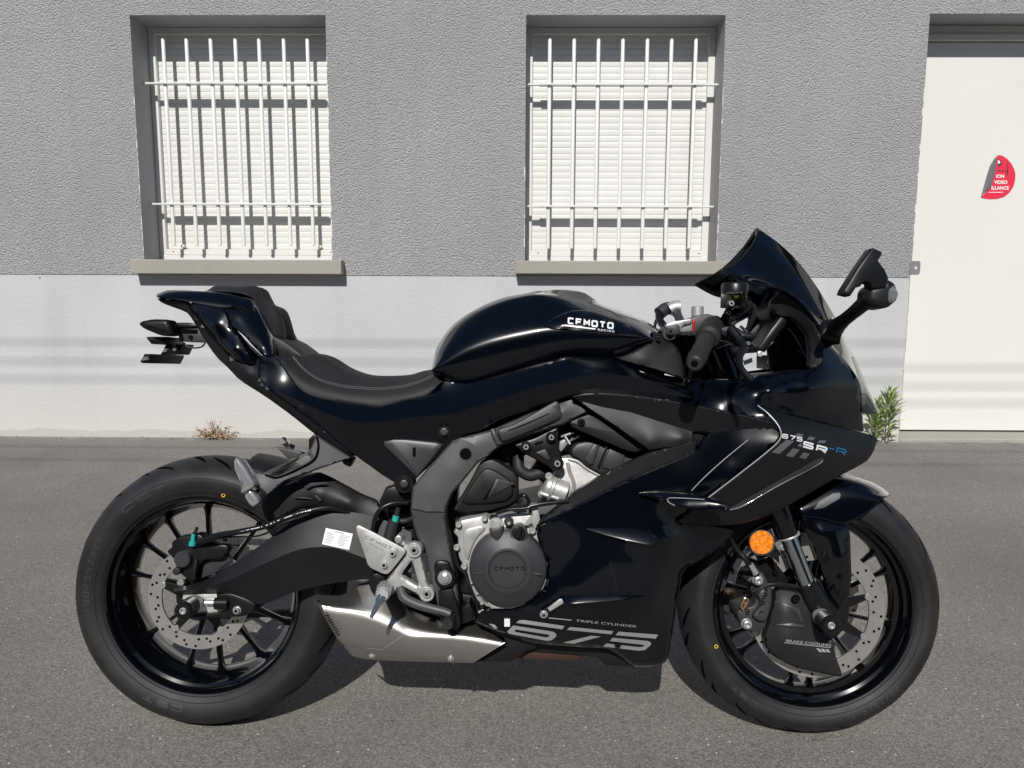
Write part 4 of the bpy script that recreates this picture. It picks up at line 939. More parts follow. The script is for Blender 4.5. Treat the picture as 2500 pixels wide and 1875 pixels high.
mb=MB(); disc_at(mb,px,py,.172,[(-.012,r0*1.0),(.010,r0*1.0),(.016,r0*.975),(.019,r0*.93),(.024,r0*.80),(.0275,r0*.66),(.031,r0*.60),(.0320,r0*.56),(.0320,r0*.50),(.0285,r0*.475),(.0285,r0*.455),(.0315,r0*.435),(.0315,r0*.2),(.0315,0)],96)
cl=mb.build('clutch_cover',M['castgrey'],engine,22)
mb=MB(); letters(mb,'CFMOTO',pxmap(one('C',1287,1082),(7.9,0),(0,-8.6),.2036),1.0,.42,.2); mb.build('lettering',M['dark'],cl,None)
for (x,y,x2,y2) in((1130,1105,1240,1098),(1550,1098,1650,1115)):
    tube(cl,'rib',[(*one('C',x,y),.194),(*one('C',x2,y2),.202)],.0022,M['castgrey'],8,4,False)
# sensor boss and oil filler
mb=MB()
plate(bike,'x',CP('C',[(1240,760),(1345,735),(1357,780),(1340,830),(1315,858),(1290,855),(1255,815)],.20),.04,None,.006,ch=1,mb=mb); mb.build('sensor_boss',M['castgrey'],cl,35)
mb=MB(); disc_at(mb,*one('C',1298,728),.19,[(-.03,.013),(0,.0155),(.004,.0155),(.004,.010),(.008,.009),(.008,0)],18); tube_pts(mb,[L(*CP('C',[(1285,725)],.19)[0]),L(*CP('C',[(1280,660)],.18)[0])],.008,10,3,1,False); mb.build('sensor',[M['silver'],M['satin']],cl,35)
mb=MB(); disc_at(mb,*one('C',1475,795),.185,[(-.03,.018),(.006,.0185),(.010,.0175),(.011,.014)],30,0); disc_at(mb,*one('C',1475,790),.193,[(0,.0145),(.006,.014),(.007,.010),(.007,0)],30,1); mb.box(L(*CP('C',[(1478,782)],.205)[0]),(.003,.006,.0125),1,Matrix.Rotation(.25,3,'Y')); mb.build('oil_filler_cap',[M['castgrey'],M['satin']],cl,35)
bolt(cl,*one('C',1398,708),.19,.0105,[M['castgrey'],M['zinc']])
plate(engine,'cable_bracket',CP('C',[(1560,572),(1615,565),(1640,690),(1600,770),(1575,720),(1540,740),(1510,735),(1580,650)],.175),.01,M['silver'],.002)
# white slivers at the lower edge of the clutch cover
plate(engine,'gasket_edge',CP('C',[(1230,1325),(1290,1350),(1400,1360),(1530,1325),(1520,1345),(1420,1378),(1260,1380)],.175),.02,M['silver'],.002)
plate(engine,'gasket_edge',CP('C',[(1680,1130),(1688,1160),(1660,1230),(1615,1260),(1640,1200)],.176),.02,M['silver'],.002)
# cylinder block + head
hd=plate(engine,'cylinder_head',CP('C',[(1700,345),(1740,325),(1790,215),(1850,208),(1935,228),(2000,285),(2120,350),(2300,300),(2300,520),(1900,580),(1780,560),(1640,505),(1640,480),(1665,440),(1690,380)],.135),.22,M['silver'],.007,ch=1)
plate(hd,'gasket_rim',CP('C',[(1850,212),(1935,232),(2000,290),(2120,356),(2118,372),(1992,308),(1925,252),(1850,232)],.1395),.01,M['silver'],.002,ch=1)
tube(hd,'rib',CP('C',[(1850,250,.137),(1870,330,.137),(1900,420,.137),(1880,520,.137)]),.004,M['silver'],8,16)
mb=MB(); a_=L(*CP('C',[(1672,425)],.128)[0]); b_=L(*CP('C',[(1800,470)],.128)[0]); lathe_ax(mb,a_,b_,[(0,.0001),(0,.022),(.004,.026),(.012,.027),(.014,.031),(.020,.031),(.022,.027),(.05,.027)],28); mb.build('water_outlet',M['silver'],hd,35)
tube(hd,'rib',CP('C',[(1640,490,.15),(1700,505,.15),(1780,530,.15)]),.0045,M['silver'],8,8)
for x,y in((1648,492),(1706,355),(1780,400)): bolt(hd,*one('C',x,y),.142,.008,[M['silver'],M['silver']],washer=False)
vc=plate(engine,'valve_cover',CP('C',[(1880,185),(1880,150),(1920,105),(2000,88),(2080,98),(2212,140),(2380,190),(2340,330),(2120,345),(2000,280),(1945,225),(1900,205)],.142),.24,M['castgrey'],.007,ch=1)
plate(vc,'rib',CP('C',[(1975,225),(2055,105),(2100,120),(2045,265),(2020,270)],.150),.02,M['panelgrey'],.004); plate(vc,'rib',CP('C',[(2085,285),(2150,125),(2160,128),(2095,290)],.152),.02,M['satin'],.002)
plate(vc,'rib',CP('C',[(2110,290),(2175,140),(2300,190),(2260,330)],.148),.02,M['castgrey'],.004)
# black engine mount
em=plate(bike,'engine_mount',CP('C',[(1436,118),(1500,92),(1600,62),(1700,10),(1780,-25),(1768,30),(1775,110),(1815,235),(1800,300),(1760,322),(1700,280),(1560,200),(1500,165)],.168),.03,M['satin'],.005,ch=1)
plate(em,'raised_web',CP('C',[(1600,175),(1680,145),(1720,215),(1700,235)],.172),.012,M['panelgrey'],.004)
plate(em,'slot',CP('C',[(1595,100),(1660,80),(1665,95),(1600,115)],.1705),.002,M['dark'],.0005)
for x,y,r in((1530,130,44),(1726,56,44),(1772,258,50)): bolt(em,*one('C',x,y),.174,rad(r,3.16,1350,1100,.17),[M['satin'],M['dark']]); bolt(em,*one('C',x,y),.180,rad(r*.52,3.16,1350,1100,.17),BOLT,washer=False)
# hoses behind the mount
tube(bike,'coolant_hose',CP('C',[(1470,200,.10),(1480,300,.11),(1560,350,.11),(1650,330,.11),(1760,390,.08)]),.013,M['rubber'],12,24)
tube(bike,'throttle_body',CP('C',[(1600,240,.08),(1690,300,.08),(1740,340,.08)]),.03,M['satin'],14,10)
tube(bike,'wiring',CP('C',[(1370,260,.10),(1400,420,.11),(1430,560,.12),(1500,640,.15)]),.012,M['rubber'],10,20)
tube(bike,'wiring',CP('C',[(1300,640,.18),(1400,610,.185),(1520,600,.185),(1640,575,.185),(1780,555,.19),(1860,545,.195)]),.0045,M['satin'],8,24)
tube(bike,'wiring',CP('C',[(1460,520,.16),(1510,500,.17),(1550,540,.17),(1545,590,.17)]),.004,M['satin'],8,16)
tube(bike,'wiring',CP('C',[(930,760,.17),(965,900,.17),(1000,1040,.172),(1060,1110,.175),(1100,1220,.18),(1160,1350,.18)]),.0035,M['satin'],8,30)
plate(bike,'wiring_connector',CP('C',[(1790,90),(1830,70),(1850,110),(1800,170),(1785,150)],.13),.02,M['galv'],.002)
for a,b in(((1820,30),(1870,110)),((1800,50),(1900,20)),((1850,100),(1900,60)),((1880,80),(1940,45))): tube(bike,'bleed_pipe',[(*one('C',*a),.12),(*one('C',*b),.125)],.0028,M['zinc'],8,3,False)
# ---------------------------------------------------------------- frame
fr=MB()
FS1=CP('C',[(1020,62,.160),(1120,105,.166),(1165,170,.166),(1232,200,.164)])
FS2=CP('C',[(640,612,.162),(760,640,.168),(905,640,.166)])
frame,fwf=panel(bike,'frame',[
 dict(o=FS1[::-1]+CP('C',[(1272,-2,.162),(1560,-130,.162),(1882,-249,.162),(2020,-144,.166),(1832,-50,.168),(1600,30,.168),(1340,120,.166)]),c=CP('C',[(1500,-30,.176),(1800,-150,.176)]),roll=1.2,seam=FS1,ch=0),
 dict(o=FS1+CP('C',[(1150,262,.164),(1040,400,.166),(960,490,.166),(915,590,.166)])+FS2[::-1]+CP('C',[(655,440,.160),(760,310,.160),(870,185,.160),(960,85,.160)]),c=CP('C',[(800,480,.168),(960,300,.168)]),roll=1.2,seam=FS1,ch=0),
 dict(o=FS2+CP('C',[(908,700,.162),(930,820,.156),(962,1010,.156),(1000,1200,.156),(1012,1350,.156),(1025,1470,.156),(1000,1545,.156),(930,1510,.156),(860,1430,.156),(850,1350,.154),(800,1180,.154),(745,900,.152),(690,830,.150),(662,740,.154)]),c=CP('C',[(800,780,.158),(860,1000,.159)]),roll=1.2,seam=FS2,ch=0)],M['frame'],t=.05,r=.005,mirror=True,g=8,inset=4,smooth=14)
# raised grey facet along the pivot plate, spar cover; dark disc painting the shade of a hole
wq=fwf(*one('C',1065,185)); mb=MB(); disc_at(mb,*one('C',1065,185),wq,[(-.004,.0150),(.0015,.0145),(.0015,.0128),(-.001,.0124)],28,0); disc_at(mb,*one('C',1065,185),wq+.0006,[(0,.0124),(0,.0001)],28,1); mb.build('painted_recess',[M['frame'],M['dark']],frame,35)
sp=plate(frame,'spar_cover',CP('D',[(665,1262),(820,1215),(1120,1040),(1150,1045),(1178,1150),(1165,1175),(900,1290),(740,1350),(715,1355),(690,1320)],.182),.02,M['castgrey'],.006,ch=1)
plate(sp,'groove',CP('D',[(755,1268),(900,1210),(1078,1132),(1078,1140),(900,1222),(760,1274)],.1826),.001,M['dark'],.0002)
tube(bike,'frame_weld',CP('D',[(640,1262,.172),(655,1300,.176),(690,1370,.172)]),.006,M['frame'],10,12)
for par,x,y,r,wq,mm in((frame,903,1140,55,.176,BOLT),):
    mb=MB(); disc_at(mb,*one('C',x,y),wq-.004,[(-.01,rad(78,3.16,1080,1400,.17)),(0,rad(78,3.16,1080,1400,.17)),(.003,rad(70,3.16,1080,1400,.17)),(.003,.001)],30); mb.build('boss',M['satin'],frame,30)
    bolt(frame,*one('C',x,y),wq+.003,rad(r,3.16,1080,1400,.17),mm)
    mb=MB(); disc_at(mb,*one('C',x,y),wq+.0085,[(0,.0098),(.003,.009),(.004,.005),(.004,0)],6); mb.build('hex',M['zinc'],frame,None)
plate(bike,'frame_guard',CP('C',[(815,1050),(835,1015),(870,1008),(935,1020),(960,1100),(975,1180),(900,1240),(840,1200)],.170),.02,M['satin'],.005,ch=1)
plate(bike,'lower_mount',CP('C',[(850,1240),(960,1220),(1000,1340),(1030,1500),(990,1560),(930,1510),(860,1420)],.165),.05,M['satin'],.006)
# black side cover (airbox/sprocket cover)
sc=plate(bike,'engine_side_cover',CP('C',[(965,630),(972,603),(1100,395),(1160,275),(1200,240),(1255,222),(1300,235),(1470,340),(1470,540),(1395,585),(1235,628)],.150),.06,M['plastic'],.008,ch=1)
plate(sc,'raised_face',CP('C',[(1022,570),(1090,450),(1190,310),(1235,295),(1290,312),(1425,398),(1430,500),(1380,545),(1225,570)],.162),.02,M['plastic'],.006,ch=1)
plate(sc,'recess',CP('C',[(1200,535),(1300,378),(1312,385),(1238,520),(1212,545)],.1632),.003,M['dark'],.0005)
plate(sc,'raised_edge',CP('C',[(1300,375),(1440,410),(1445,425),(1325,392),(1245,520),(1232,525)],.165),.006,M['panelgrey'],.002)
# grey triangular side panel
tp=plate(bike,'side_panel',CP('C',[(400,92),(530,64),(900,102),(850,170),(690,364),(680,364),(560,245)],.170),.03,M['panelgrey'],.007,ch=1)
plate(tp,'slot',CP('C',[(655,140),(668,128),(680,140),(680,200),(668,212),(655,200)],.1705),.002,M['dark'],.0005)
# ---------------------------------------------------------------- subframe underside (matte strip) and tail
strip,_=panel(bike,'subframe_cover',[dict(o=CP('B',[(262,246,.075),(300,285,.078),(490,352,.085),(530,400,.09),(600,520,.095),(680,645,.10),(740,720,.105),(800,772,.11),(900,880,.115),(1100,1005,.125),(1300,1150,.135),(1475,1292,.14),(1760,1485,.14),(1780,1455,.152),(1600,1300,.152),(1475,1200,.152),(1110,932,.142),(1058,880,.138),(1048,690,.13),(1020,765,.128),(900,740,.122),(850,722,.12),(700,560,.108),(560,390,.100),(490,268,.094),(350,258,.085)]),c=CP('B',[(950,840,.132),(700,600,.108)]),roll=1)],M['matte'],t=.03,r=.006,mirror=True,g=8,ch=1)
# glossy lower tail flank (darker inner wing)
panel(bike,'tail_flank',[dict(o=CP('B',[(488,268,.096),(780,318,.106),(800,370,.112),(835,470,.118),(905,545,.124),(960,640,.130),(1022,762,.134),(905,738,.130),(850,712,.128),(790,650,.120),(600,400,.108)]),c=CP('B',[(720,450,.122),(860,640,.136)]),roll=1)],M['gloss'],t=.02,r=.004,mirror=True,g=7)
# tail top: closed loft
tail=loft(bike,'tail_cowl',[
 CP('B',[(275,210),(340,186),(460,182),(640,185),(800,196),(930,215),(1000,250),(1060,330)],0),
 CP('B',[(266,212),(330,190),(450,186),(640,192),(790,205),(920,228),(1000,252),(1050,330)],.045),
 CP('B',[(262,216),(330,195),(450,192),(640,200),(780,212),(900,238),(990,262),(1040,350)],.078),
 CP('B',[(262,236),(330,240),(490,266),(620,290),(780,318),(860,315),(930,330),(1010,420)],.104),
 CP('B',[(272,240),(330,248),(490,272),(620,296),(760,325),(850,340),(920,380),(990,440)],.085)],M['gloss'],nu=40,nv=4,mirror=True,smooth=40)
panel(bike,'tail_side',[dict(o=CP('B',[(770,316,.100),(870,300,.092),(1000,262,.076),(1022,300,.079),(1080,400,.088),(1140,520,.100),(1165,630,.116),(1168,680,.124),(1140,692,.139),(1085,690,.139),(1045,650,.137),(960,560,.130),(905,510,.125),(835,470,.118),(810,400,.112)]),c=CP('B',[(880,350,.106),(1065,540,.124),(950,420,.112),(1110,620,.134)]),roll=1.5)],M['gloss'],t=.02,r=.004,mirror=True,g=6)
# passenger pad / seat cowl
pad=loft(bike,'passenger_pad',[
 CP('B',[(1160,560),(1225,574),(1250,556),(1258,522),(1228,390),(1196,322),(1110,276),(1076,220),(1035,156),(900,152),(706,153),(652,190)],0),
 CP('B',[(1160,560),(1225,576),(1247,560),(1256,522),(1226,395),(1192,325),(1106,280),(1074,225),(1033,160),(900,155),(706,157),(650,190)],.032),
 CP('B',[(1150,552),(1205,566),(1225,540),(1190,480),(1122,380),(1090,330),(1060,290),(1030,250),(990,200),(920,172),(720,170),(655,194)],.053),
 CP('B',[(1132,540),(1150,545),(1130,500),(1080,420),(1040,350),(1020,310),(1012,270),(1005,250),(960,222),(900,205),(740,190),(660,200)],.068),
 CP('B',[(1120,520),(1135,520),(1110,480),(1070,410),(1035,350),(1015,310),(1008,270),(1000,252),(955,226),(895,210),(735,194),(660,204)],.05)],M['seat'],nu=56,nv=4,mirror=True,smooth=32)
# tail lower pieces between pad and rider seat
plate(bike,'seat_base',CP('B',[(1120,520),(1245,578),(1330,640),(1400,705),(1300,700),(1240,745),(1200,740),(1160,640)],.085),.17,M['plastic'],.006)
# seat
seat=loft(bike,'rider_seat',[
 CP('B',[(1378,692),(1400,676),(1450,672),(1550,700),(1700,788),(1850,838),(2000,848),(2212,838),(2330,806),(2420,790)],0),
 CP('B',[(1378,694),(1400,680),(1450,676),(1550,706),(1700,794),(1850,844),(2000,854),(2212,843),(2330,810),(2420,800)],.055),
 CP('B',[(1300,684),(1330,720),(1400,790),(1520,870),(1700,915),(1850,932),(2000,935),(2180,915),(2300,875),(2420,822)],.108),
 CP('B',[(1232,700),(1290,790),(1370,870),(1480,930),(1650,975),(1800,1000),(1960,1010),(2150,985),(2310,950),(2440,880)],.135),
 CP('B',[(1212,738),(1290,860),(1390,965),(1500,1012),(1700,1052),(1850,1075),(1980,1090),(2180,1040),(2340,1000),(2476,885)],.140),
 CP('B',[(1225,738),(1300,860),(1400,960),(1510,1002),(1700,1042),(1850,1065),(1980,1080),(2180,1030),(2340,990),(2470,880)],.08)],M['seat'],nu=64,nv=6,mirror=True,smooth=60)
for dy in(-6,7):
    P=[L(*q) for q in CP('B',[(1312,700+dy,.1185),(1400,797+dy,.1215),(1520,877+dy,.1215),(1700,925+dy,.1195),(1850,940+dy,.118),(2000,944+dy,.118),(2180,922+dy,.118),(2300,884+dy,.118),(2405,838+dy,.119)])]
    Q=catmull([tuple(p) for p in P],150); mb=MB()
    for k in range(0,148,2): tube_pts(mb,[Vector(tuple(Q[k]))+Vector((0,.0012,0)),Vector(tuple(Q[k]*.2+Q[k+1]*.8))+Vector((0,.0012,0))],.0009,5,2,0,False)
    mb.build('stitching',M['thread'],seat,None)
# ---------------------------------------------------------------- big glossy side cover with crease
crease=CP('B',[(1112,928,.150),(1300,1012,.160),(1480,1092,.169),(1700,1180,.177),(1850,1205,.180),(2060,1195,.182),(2212,1170,.183),(2400,1150,.184),(2570,1132,.185),(2762,1065,.182),(3112,955,.190),(3462,868,.196),(3742,830,.198),(4050,890,.195),(4400,1010,.19)])
top=CP('B',[(4400,960,.18),(4362,955,.178),(4150,880,.165),(4020,830,.155),(3932,775,.150),(3772,705,.145),(3590,695,.142),(3412,690,.142),(3112,775,.142),(2812,865,.140),(2662,900,.136),(2562,892,.133),(2474,880,.132),(2430,955,.134),(2320,1000,.138),(2212,1022,.140),(1960,1085,.142),(1700,1050,.142),(1500,1010,.142),(1400,970,.141),(1300,870,.138),(1215,735,.134),(1165,690,.132),(1060,690,.130),(1050,760,.132),(1055,870,.142),(1110,925,.146)])
crease=[tuple(q) for q in catmull(crease,40)]
bot=CP('B',[(4420,1085,.185),(3912,1006,.185),(3672,984,.184),(3542,988,.183),(3450,1000,.180),(3200,1085,.168),(2900,1185,.160),(2750,1275,.155),(2640,1300,.152),(2560,1350,.152),(2260,1640,.148),(2210,1690,.148),(2130,1690,.148),(2000,1610,.150),(1750,1428,.150),(1475,1205,.150),(1180,985,.149)])[::-1]
cover,cwf=panel(bike,'side_cover',[dict(o=crease+top,ch=0,c=[],roll=.6,seam=crease),dict(o=crease[::-1]+bot,ch=0,c=CP('B',[(2300,1300,.162)]),roll=.6,seam=crease)],M['gloss'],t=.03,r=.003,mirror=True,g=9,smooth=16)
for x,y,wq in((268,1275,.176),):
    bolt(bike,*one('D',x,y),.168,rad(50,3.16,1080,1050,.17),BBLK)
    mb=MB(); disc_at(mb,*one('D',x,y),.172,[(0,.0095),(.006,.009),(.007,.005),(.007,0)],6); mb.build('hex',M['castgrey'],bike,None)
mb=MB(); disc_at(mb,*one('C',590,412),.150,[(-.03,.022),(0,.022),(.003,.020),(.003,.001)],28); mb.build('subframe_boss',M['satin'],bike,30)
bolt(bike,*one('C',590,412),.155,.0150,BBLK); mb=MB(); disc_at(mb,*one('C',590,412),.161,[(0,.0095),(.004,.009),(.005,.005),(.005,0)],6); mb.build('hex',M['castgrey'],bike,None)
plate(bike,'subframe_boss',CP('C',[(440,450),(520,430),(640,440),(640,560),(560,590),(460,600),(400,600),(395,550)],.12),.05,M['satin'],.006)
# ---------------------------------------------------------------- tank
tank=loft(bike,'fuel_tank',[
 CP('D',[(168,778),(185,690),(220,590),(340,445),(520,325),(720,243),(880,212),(990,190),(1120,178),(1250,184),(1370,215),(1480,290),(1700,370),(1850,440),(1960,520),(1995,565)],0),
 CP('D',[(166,780),(184,700),(222,595),(340,452),(520,333),(720,252),(870,222),(960,212),(1080,210),(1200,225),(1340,262),(1480,305),(1700,385),(1840,455),(1940,525),(1975,565)],.045),
 CP('D',[(166,784),(186,712),(228,612),(345,475),(520,360),(720,280),(850,245),(960,228),(1080,240),(1210,270),(1350,305),(1500,345),(1700,412),(1810,462),(1880,520),(1890,555)],.082),
 CP('D',[(170,792),(200,735),(270,640),(390,545),(560,460),(760,405),(900,380),(1010,375),(1120,372),(1230,362),(1360,380),(1500,408),(1690,455),(1790,492),(1860,530),(1880,560)],.125),
 CP('D',[(178,800),(225,765),(310,710),(440,640),(600,585),(780,540),(900,515),(1010,490),(1120,478),(1230,478),(1360,490),(1500,505),(1690,525),(1790,540),(1855,555),(1875,568)],.150),
 CP('D',[(190,815),(245,810),(340,800),(460,770),(620,730),(780,690),(900,665),(1010,640),(1120,620),(1230,605),(1360,600),(1500,600),(1690,590),(1770,580),(1840,572),(1870,572)],.146),
 CP('D',[(205,832),(262,872),(350,897),(455,902),(620,868),(780,818),(900,785),(1010,750),(1120,715),(1230,695),(1360,695),(1540,705),(1660,680),(1750,640),(1820,600),(1865,580)],.128),
 CP('D',[(215,836),(270,878),(355,903),(460,908),(620,876),(780,826),(900,793),(1010,758),(1120,723),(1230,703),(1360,703),(1540,712),(1660,686),(1750,645),(1820,605),(1862,583)],.09)],
 M['gloss'],nu=90,nv=6,mirror=True,smooth=50)
ts=surf(tank)
leaf=[one('D',*q) for q in((1022,458),(1060,430),(1130,385),(1235,338),(1340,328),(1480,352),(1620,398),(1760,450),(1852,505),(1868,545),(1790,540),(1640,528),(1500,515),(1360,508),(1200,500),(1090,488),(1040,474))]
lf_,_=panel(tank,'tank_side_relief',[dict(o=[(x,y,ts(x,y)+.0035) for x,y in leaf],c=[(x,y,ts(x,y)+d) for (x,y),d in zip([one('D',*q) for q in((1180,440),(1350,430),(1520,450),(1680,480))],(.0075,.008,.007,.006))],ch=1,roll=1)],M['gloss'],t=.006,r=.004,g=6,inset=3)
ts=surf(lf_)
mb=MB(); letters(mb,'CFMOTO',pxmap(one('D',1219,445),(15.8,1.85),(.6,-16.6),ts),.74,.22,.26,0,.0022)
px_poly(mb,T('D',[(1190,450),(1212,451),(1436,479),(1430,489),(1190,461)],0),ts,.0022)
fitted(mb,'R A C I N G',one('D',1452,495),one('D',1578,511),(.2,-4.9),ts,.0022)
mb.build('tank_lettering',M['white'],tank,None)
# front lower tank shroud (matte)
panel(bike,'tank_front_shroud',[dict(o=CP('D',[(1570,708,.150),(1660,688,.150),(1760,640,.146),(1850,590,.138),(1885,540,.13),(1870,500,.12),(1960,530,.11),(1990,570,.115),(2060,620,.125),(2100,700,.13),(2125,860,.14),(2080,860,.145),(1900,800,.15),(1720,755,.15)]),c=CP('D',[(1800,720,.152),(1990,680,.137)]),roll=1)],M['plastic'],t=.02,r=.004,mirror=True,g=7)
bolt(bike,*one('D',1920,560),.135,.006,BBLK,washer=False)
plate(bike,'head_tube_cover',CP('D',[(1850,820),(2130,865),(2212,900),(2300,1000),(2212,960),(2000,900),(1840,860)],.12),.2,M['satin'],.005)
# ---------------------------------------------------------------- matte blade above the frame
def smooth_panel(*a,**k): return panel(*a,**k)
RG=CP('D',[(1300,1036,.184),(1479,1085,.187),(1708,1128,.190),(1950,1205,.194),(2182,1276,.197)])
bl,_=panel(bike,'fairing_blade',[dict(o=CP('D',[(1252,1004,.193),(1340,984,.198),(1460,977,.202),(1700,993,.206),(1950,1027,.211),(2212,1072,.216),(2326,1097,.217),(2676,1170,.222),(2826,1211,.224),(2858,1250,.222),(2870,1310,.212),(2740,1330,.205),(2500,1308,.200)])+RG[::-1],ch=0,roll=.7,seam=RG),
 dict(o=RG+CP('D',[(2192,1300,.199),(2182,1368,.202),(2050,1395,.204),(1850,1424,.203),(1780,1372,.200),(1560,1218,.194),(1380,1100,.188)]),c=CP('D',[(2100,1330,.206),(1850,1370,.206)]),ch=0,roll=1,seam=RG)],M['matte'],t=.03,r=.004,mirror=True,g=8,smooth=22)
band,_=panel(bike,'fairing_edge_band',[dict(o=CP('P',[(1700,1078,.216),(1585,1106,.209),(1483,1153,.203),(1405,1200,.196),(1384,1220,.192),(1325,1264,.182),(1309,1284,.180),(1380,1252,.194),(1525,1178,.204),(1695,1108,.212)]),ch=0,c=[],roll=.6)],M['matte'],t=.02,r=.004,mirror=True,g=7)
mp_=plate(bike,'inner_fairing_bracket',CP('D',[(1235,1212),(1250,1195),(1330,1160),(1390,1140),(1560,1240),(1840,1410),(1720,1445),(1500,1350),(1255,1245)],.172),.015,M['plastic'],.004,ch=1)
bolt(mp_,*one('D',1325,1205),.173,.0085,BBLK,washer=True)
# ---------------------------------------------------------------- glossy main side fairing
SO=[(1700,1102,.221),(1525,1175,.213),(1380,1249,.203),(1330,1276,.193),(1309,1284,.178),(1311,1313,.180),(1335,1366,.182),(1338,1414,.182),(1319,1449,.182),(1287,1477,.180),(1249,1488,.178),(1192,1487,.175),(1172,1492,.170),(1156,1518,.165),(1220,1545,.158),(1300,1570,.152),(1359,1576,.150),(1419,1580,.150),(1475,1582,.148),(1498,1591,.140),(1538,1620,.122),(1552,1629,.112),(1608,1627,.108),(1630,1613,.112),(1640,1560,.128),(1652,1480,.142),(1668,1390,.155),(1727,1358,.15),(1783,1318,.145),(1800,1290,.150),(1690,1275,.175),(1647,1276,.19),(1689,1246,.205),(1722,1219,.215),(1800,1157,.225),(1891,1085,.228),(1905,1067,.226),(1904,1051,.22),(1880,1040,.215),(1800,1045,.212),(1720,1060,.212)]
side,swf=panel(bike,'side_fairing',[dict(o=SO,c=[(1500,1250,.212),(1600,1190,.215),(1780,1120,.218),(1450,1350,.209),(1560,1350,.212),(1400,1440,.205),(1500,1450,.205),(1600,1440,.195),(1400,1530,.180),(1550,1530,.174),(1300,1520,.178),(1640,1310,.205),(1820,1080,.220)],ch=1,roll=1.5)],M['gloss'],t=.006,r=.004,mirror=True,g=10,inset=4)
# folded ledges on the fairing
def ledge(pts,w0,name='fairing_ledge',m='gloss',t=.02,bev=.004): return plate(side,name,pts,t,M[m],bev,ch=1)
def tilt(pts,lo,hi):
    ys=[p[1] for p in pts]; y0,y1=min(ys),max(ys)
    return [(p[0],p[1],swf(p[0],p[1])+lo+(hi-lo)*(p[1]-y0)/(y1-y0)) for p in pts]
ledge(tilt([(1376,1457),(1400,1449),(1440,1443),(1500,1441),(1524,1454),(1545,1452),(1584,1449),(1586,1454),(1530,1466),(1460,1472),(1400,1476),(1383,1477)],-.008,.020),0)
ledge(tilt([(1392,1281),(1425,1273),(1480,1273),(1534,1275),(1597,1288),(1619,1301),(1617,1319),(1592,1333),(1530,1321),(1470,1306)],-.010,.026),0)
# dark vents with mesh
mb=MB(); px_poly(mb,[(1487,1372),(1492,1370),(1506,1420),(1510,1440),(1502,1440)],swf,.0015); mb.build('vent_mesh',M['satin'],side,None)
# silver corner bracket with bolt at the lower front of the clutch cover
sb=plate(bike,'lower_bracket',CP('C',[(1630,1418),(1680,1375),(1790,1298),(1812,1300),(1828,1338),(1700,1415),(1690,1440),(1650,1445)],.205),.006,M['satin'],.001)
plate(sb,'sticker',CP('C',[(1695,1375),(1792,1303),(1810,1305),(1820,1335),(1715,1400)],.2065),.002,M['silver'],.0006); bolt(sb,*one('C',1668,1422),.206,.0085,BOLT)
# slits in the side fairing (thin grey seam)
tube(side,'seam',[(x,y,swf(x,y)+.0012) for x,y in((1826,1074),(1770,1120),(1720,1165),(1688,1198))],.0009,M['greydecal'],6,30)
# decals
mb=MB(); wf=swf
def S2(p): return (p[0]*1.1302,p[1]*1.1302)
def npoly(pts): px_poly(mb,T('N',pts,0),wf,.0015)
npoly([(240,372),(300,370),(795,443),(768,484),(200,405)])
Oo=T('N',[(165,437),(650,512),(695,540),(690,575),(640,618),(580,626),(120,540),(90,515)],0); Ii=T('N',[(200,487),(590,548),(612,560),(608,570),(595,578),(560,582),(195,517),(178,500)],0)
for i in range(8):
    j=(i+1)%8; px_poly(mb,[Oo[i],Oo[j],Ii[j],Ii[i]],wf,.0015)
npoly([(860,455),(1398,507),(1370,546),(825,492)]); npoly([(1125,562),(1243,574),(905,662),(775,648)])
npoly([(1460,513),(1945,550),(1915,600),(1420,556)]); npoly([(1385,588),(1820,628),(1765,675),(1350,628)]); npoly([(1820,628),(1860,650),(1850,680),(1780,740),(1755,700),(1773,680),(1765,675)]); npoly([(1780,740),(1700,747),(1268,695),(1308,658),(1700,702),(1755,700)])
mb.build('decal_number',M['greydecal'],side,None)
mb=MB(); fitted(mb,'TRIPLE CYLINDER',one('N',930,390),one('N',1680,464),(1.5,-5.6),wf,.0022); stroke(mb,[one('N',605,345),one('N',880,372)],2.6,lambda u,v,l:L(u,v,wf(u,v)+.0015),0,0,8); mb.build('decal_text',M['greydecal'],side,None)
bolt(side,*one('N',1448,672),wf(*one('N',1448,672))+.001,.0075,BBLK)
# ---------------------------------------------------------------- matte nose panel
NO=CP('F',[(780,120,.205),(862,182,.218),(935,262,.228),(966,320,.233),(968,372,.234),(915,440,.234),(640,660,.230),(385,858,.222),(270,945,.212),(150,1032,.198),(300,1052,.190),(600,1056,.176),(780,1010,.168),(960,935,.160),(1280,752,.140),(1440,660,.125),(1560,598,.108),(1640,550,.092),(1690,470,.075),(1714,385,.062),(1690,360,.066),(1612,338,.082),(1500,308,.110),(1400,285,.130),(1200,240,.160),(1000,190,.190)])
nose,nwf=panel(bike,'nose_panel',[dict(o=NO,c=CP('F',[(1100,320,.214),(1250,480,.192),(1050,600,.206),(800,760,.206),(560,900,.204),(1450,460,.140)]),ch=1,roll=1)],M['matte'],t=.006,r=.003,mirror=True,g=9)
tube(nose,'edge_line',[(x,y,w_+.0005) for x,y,w_ in CP('F',[(780,120,.203),(862,182,.216),(935,262,.226),(966,320,.231),(968,372,.232),(915,440,.232),(640,660,.228),(385,855,.220)])],.0014,M['greydecal'],6,60)  # thin grey line following the panel's outer edge
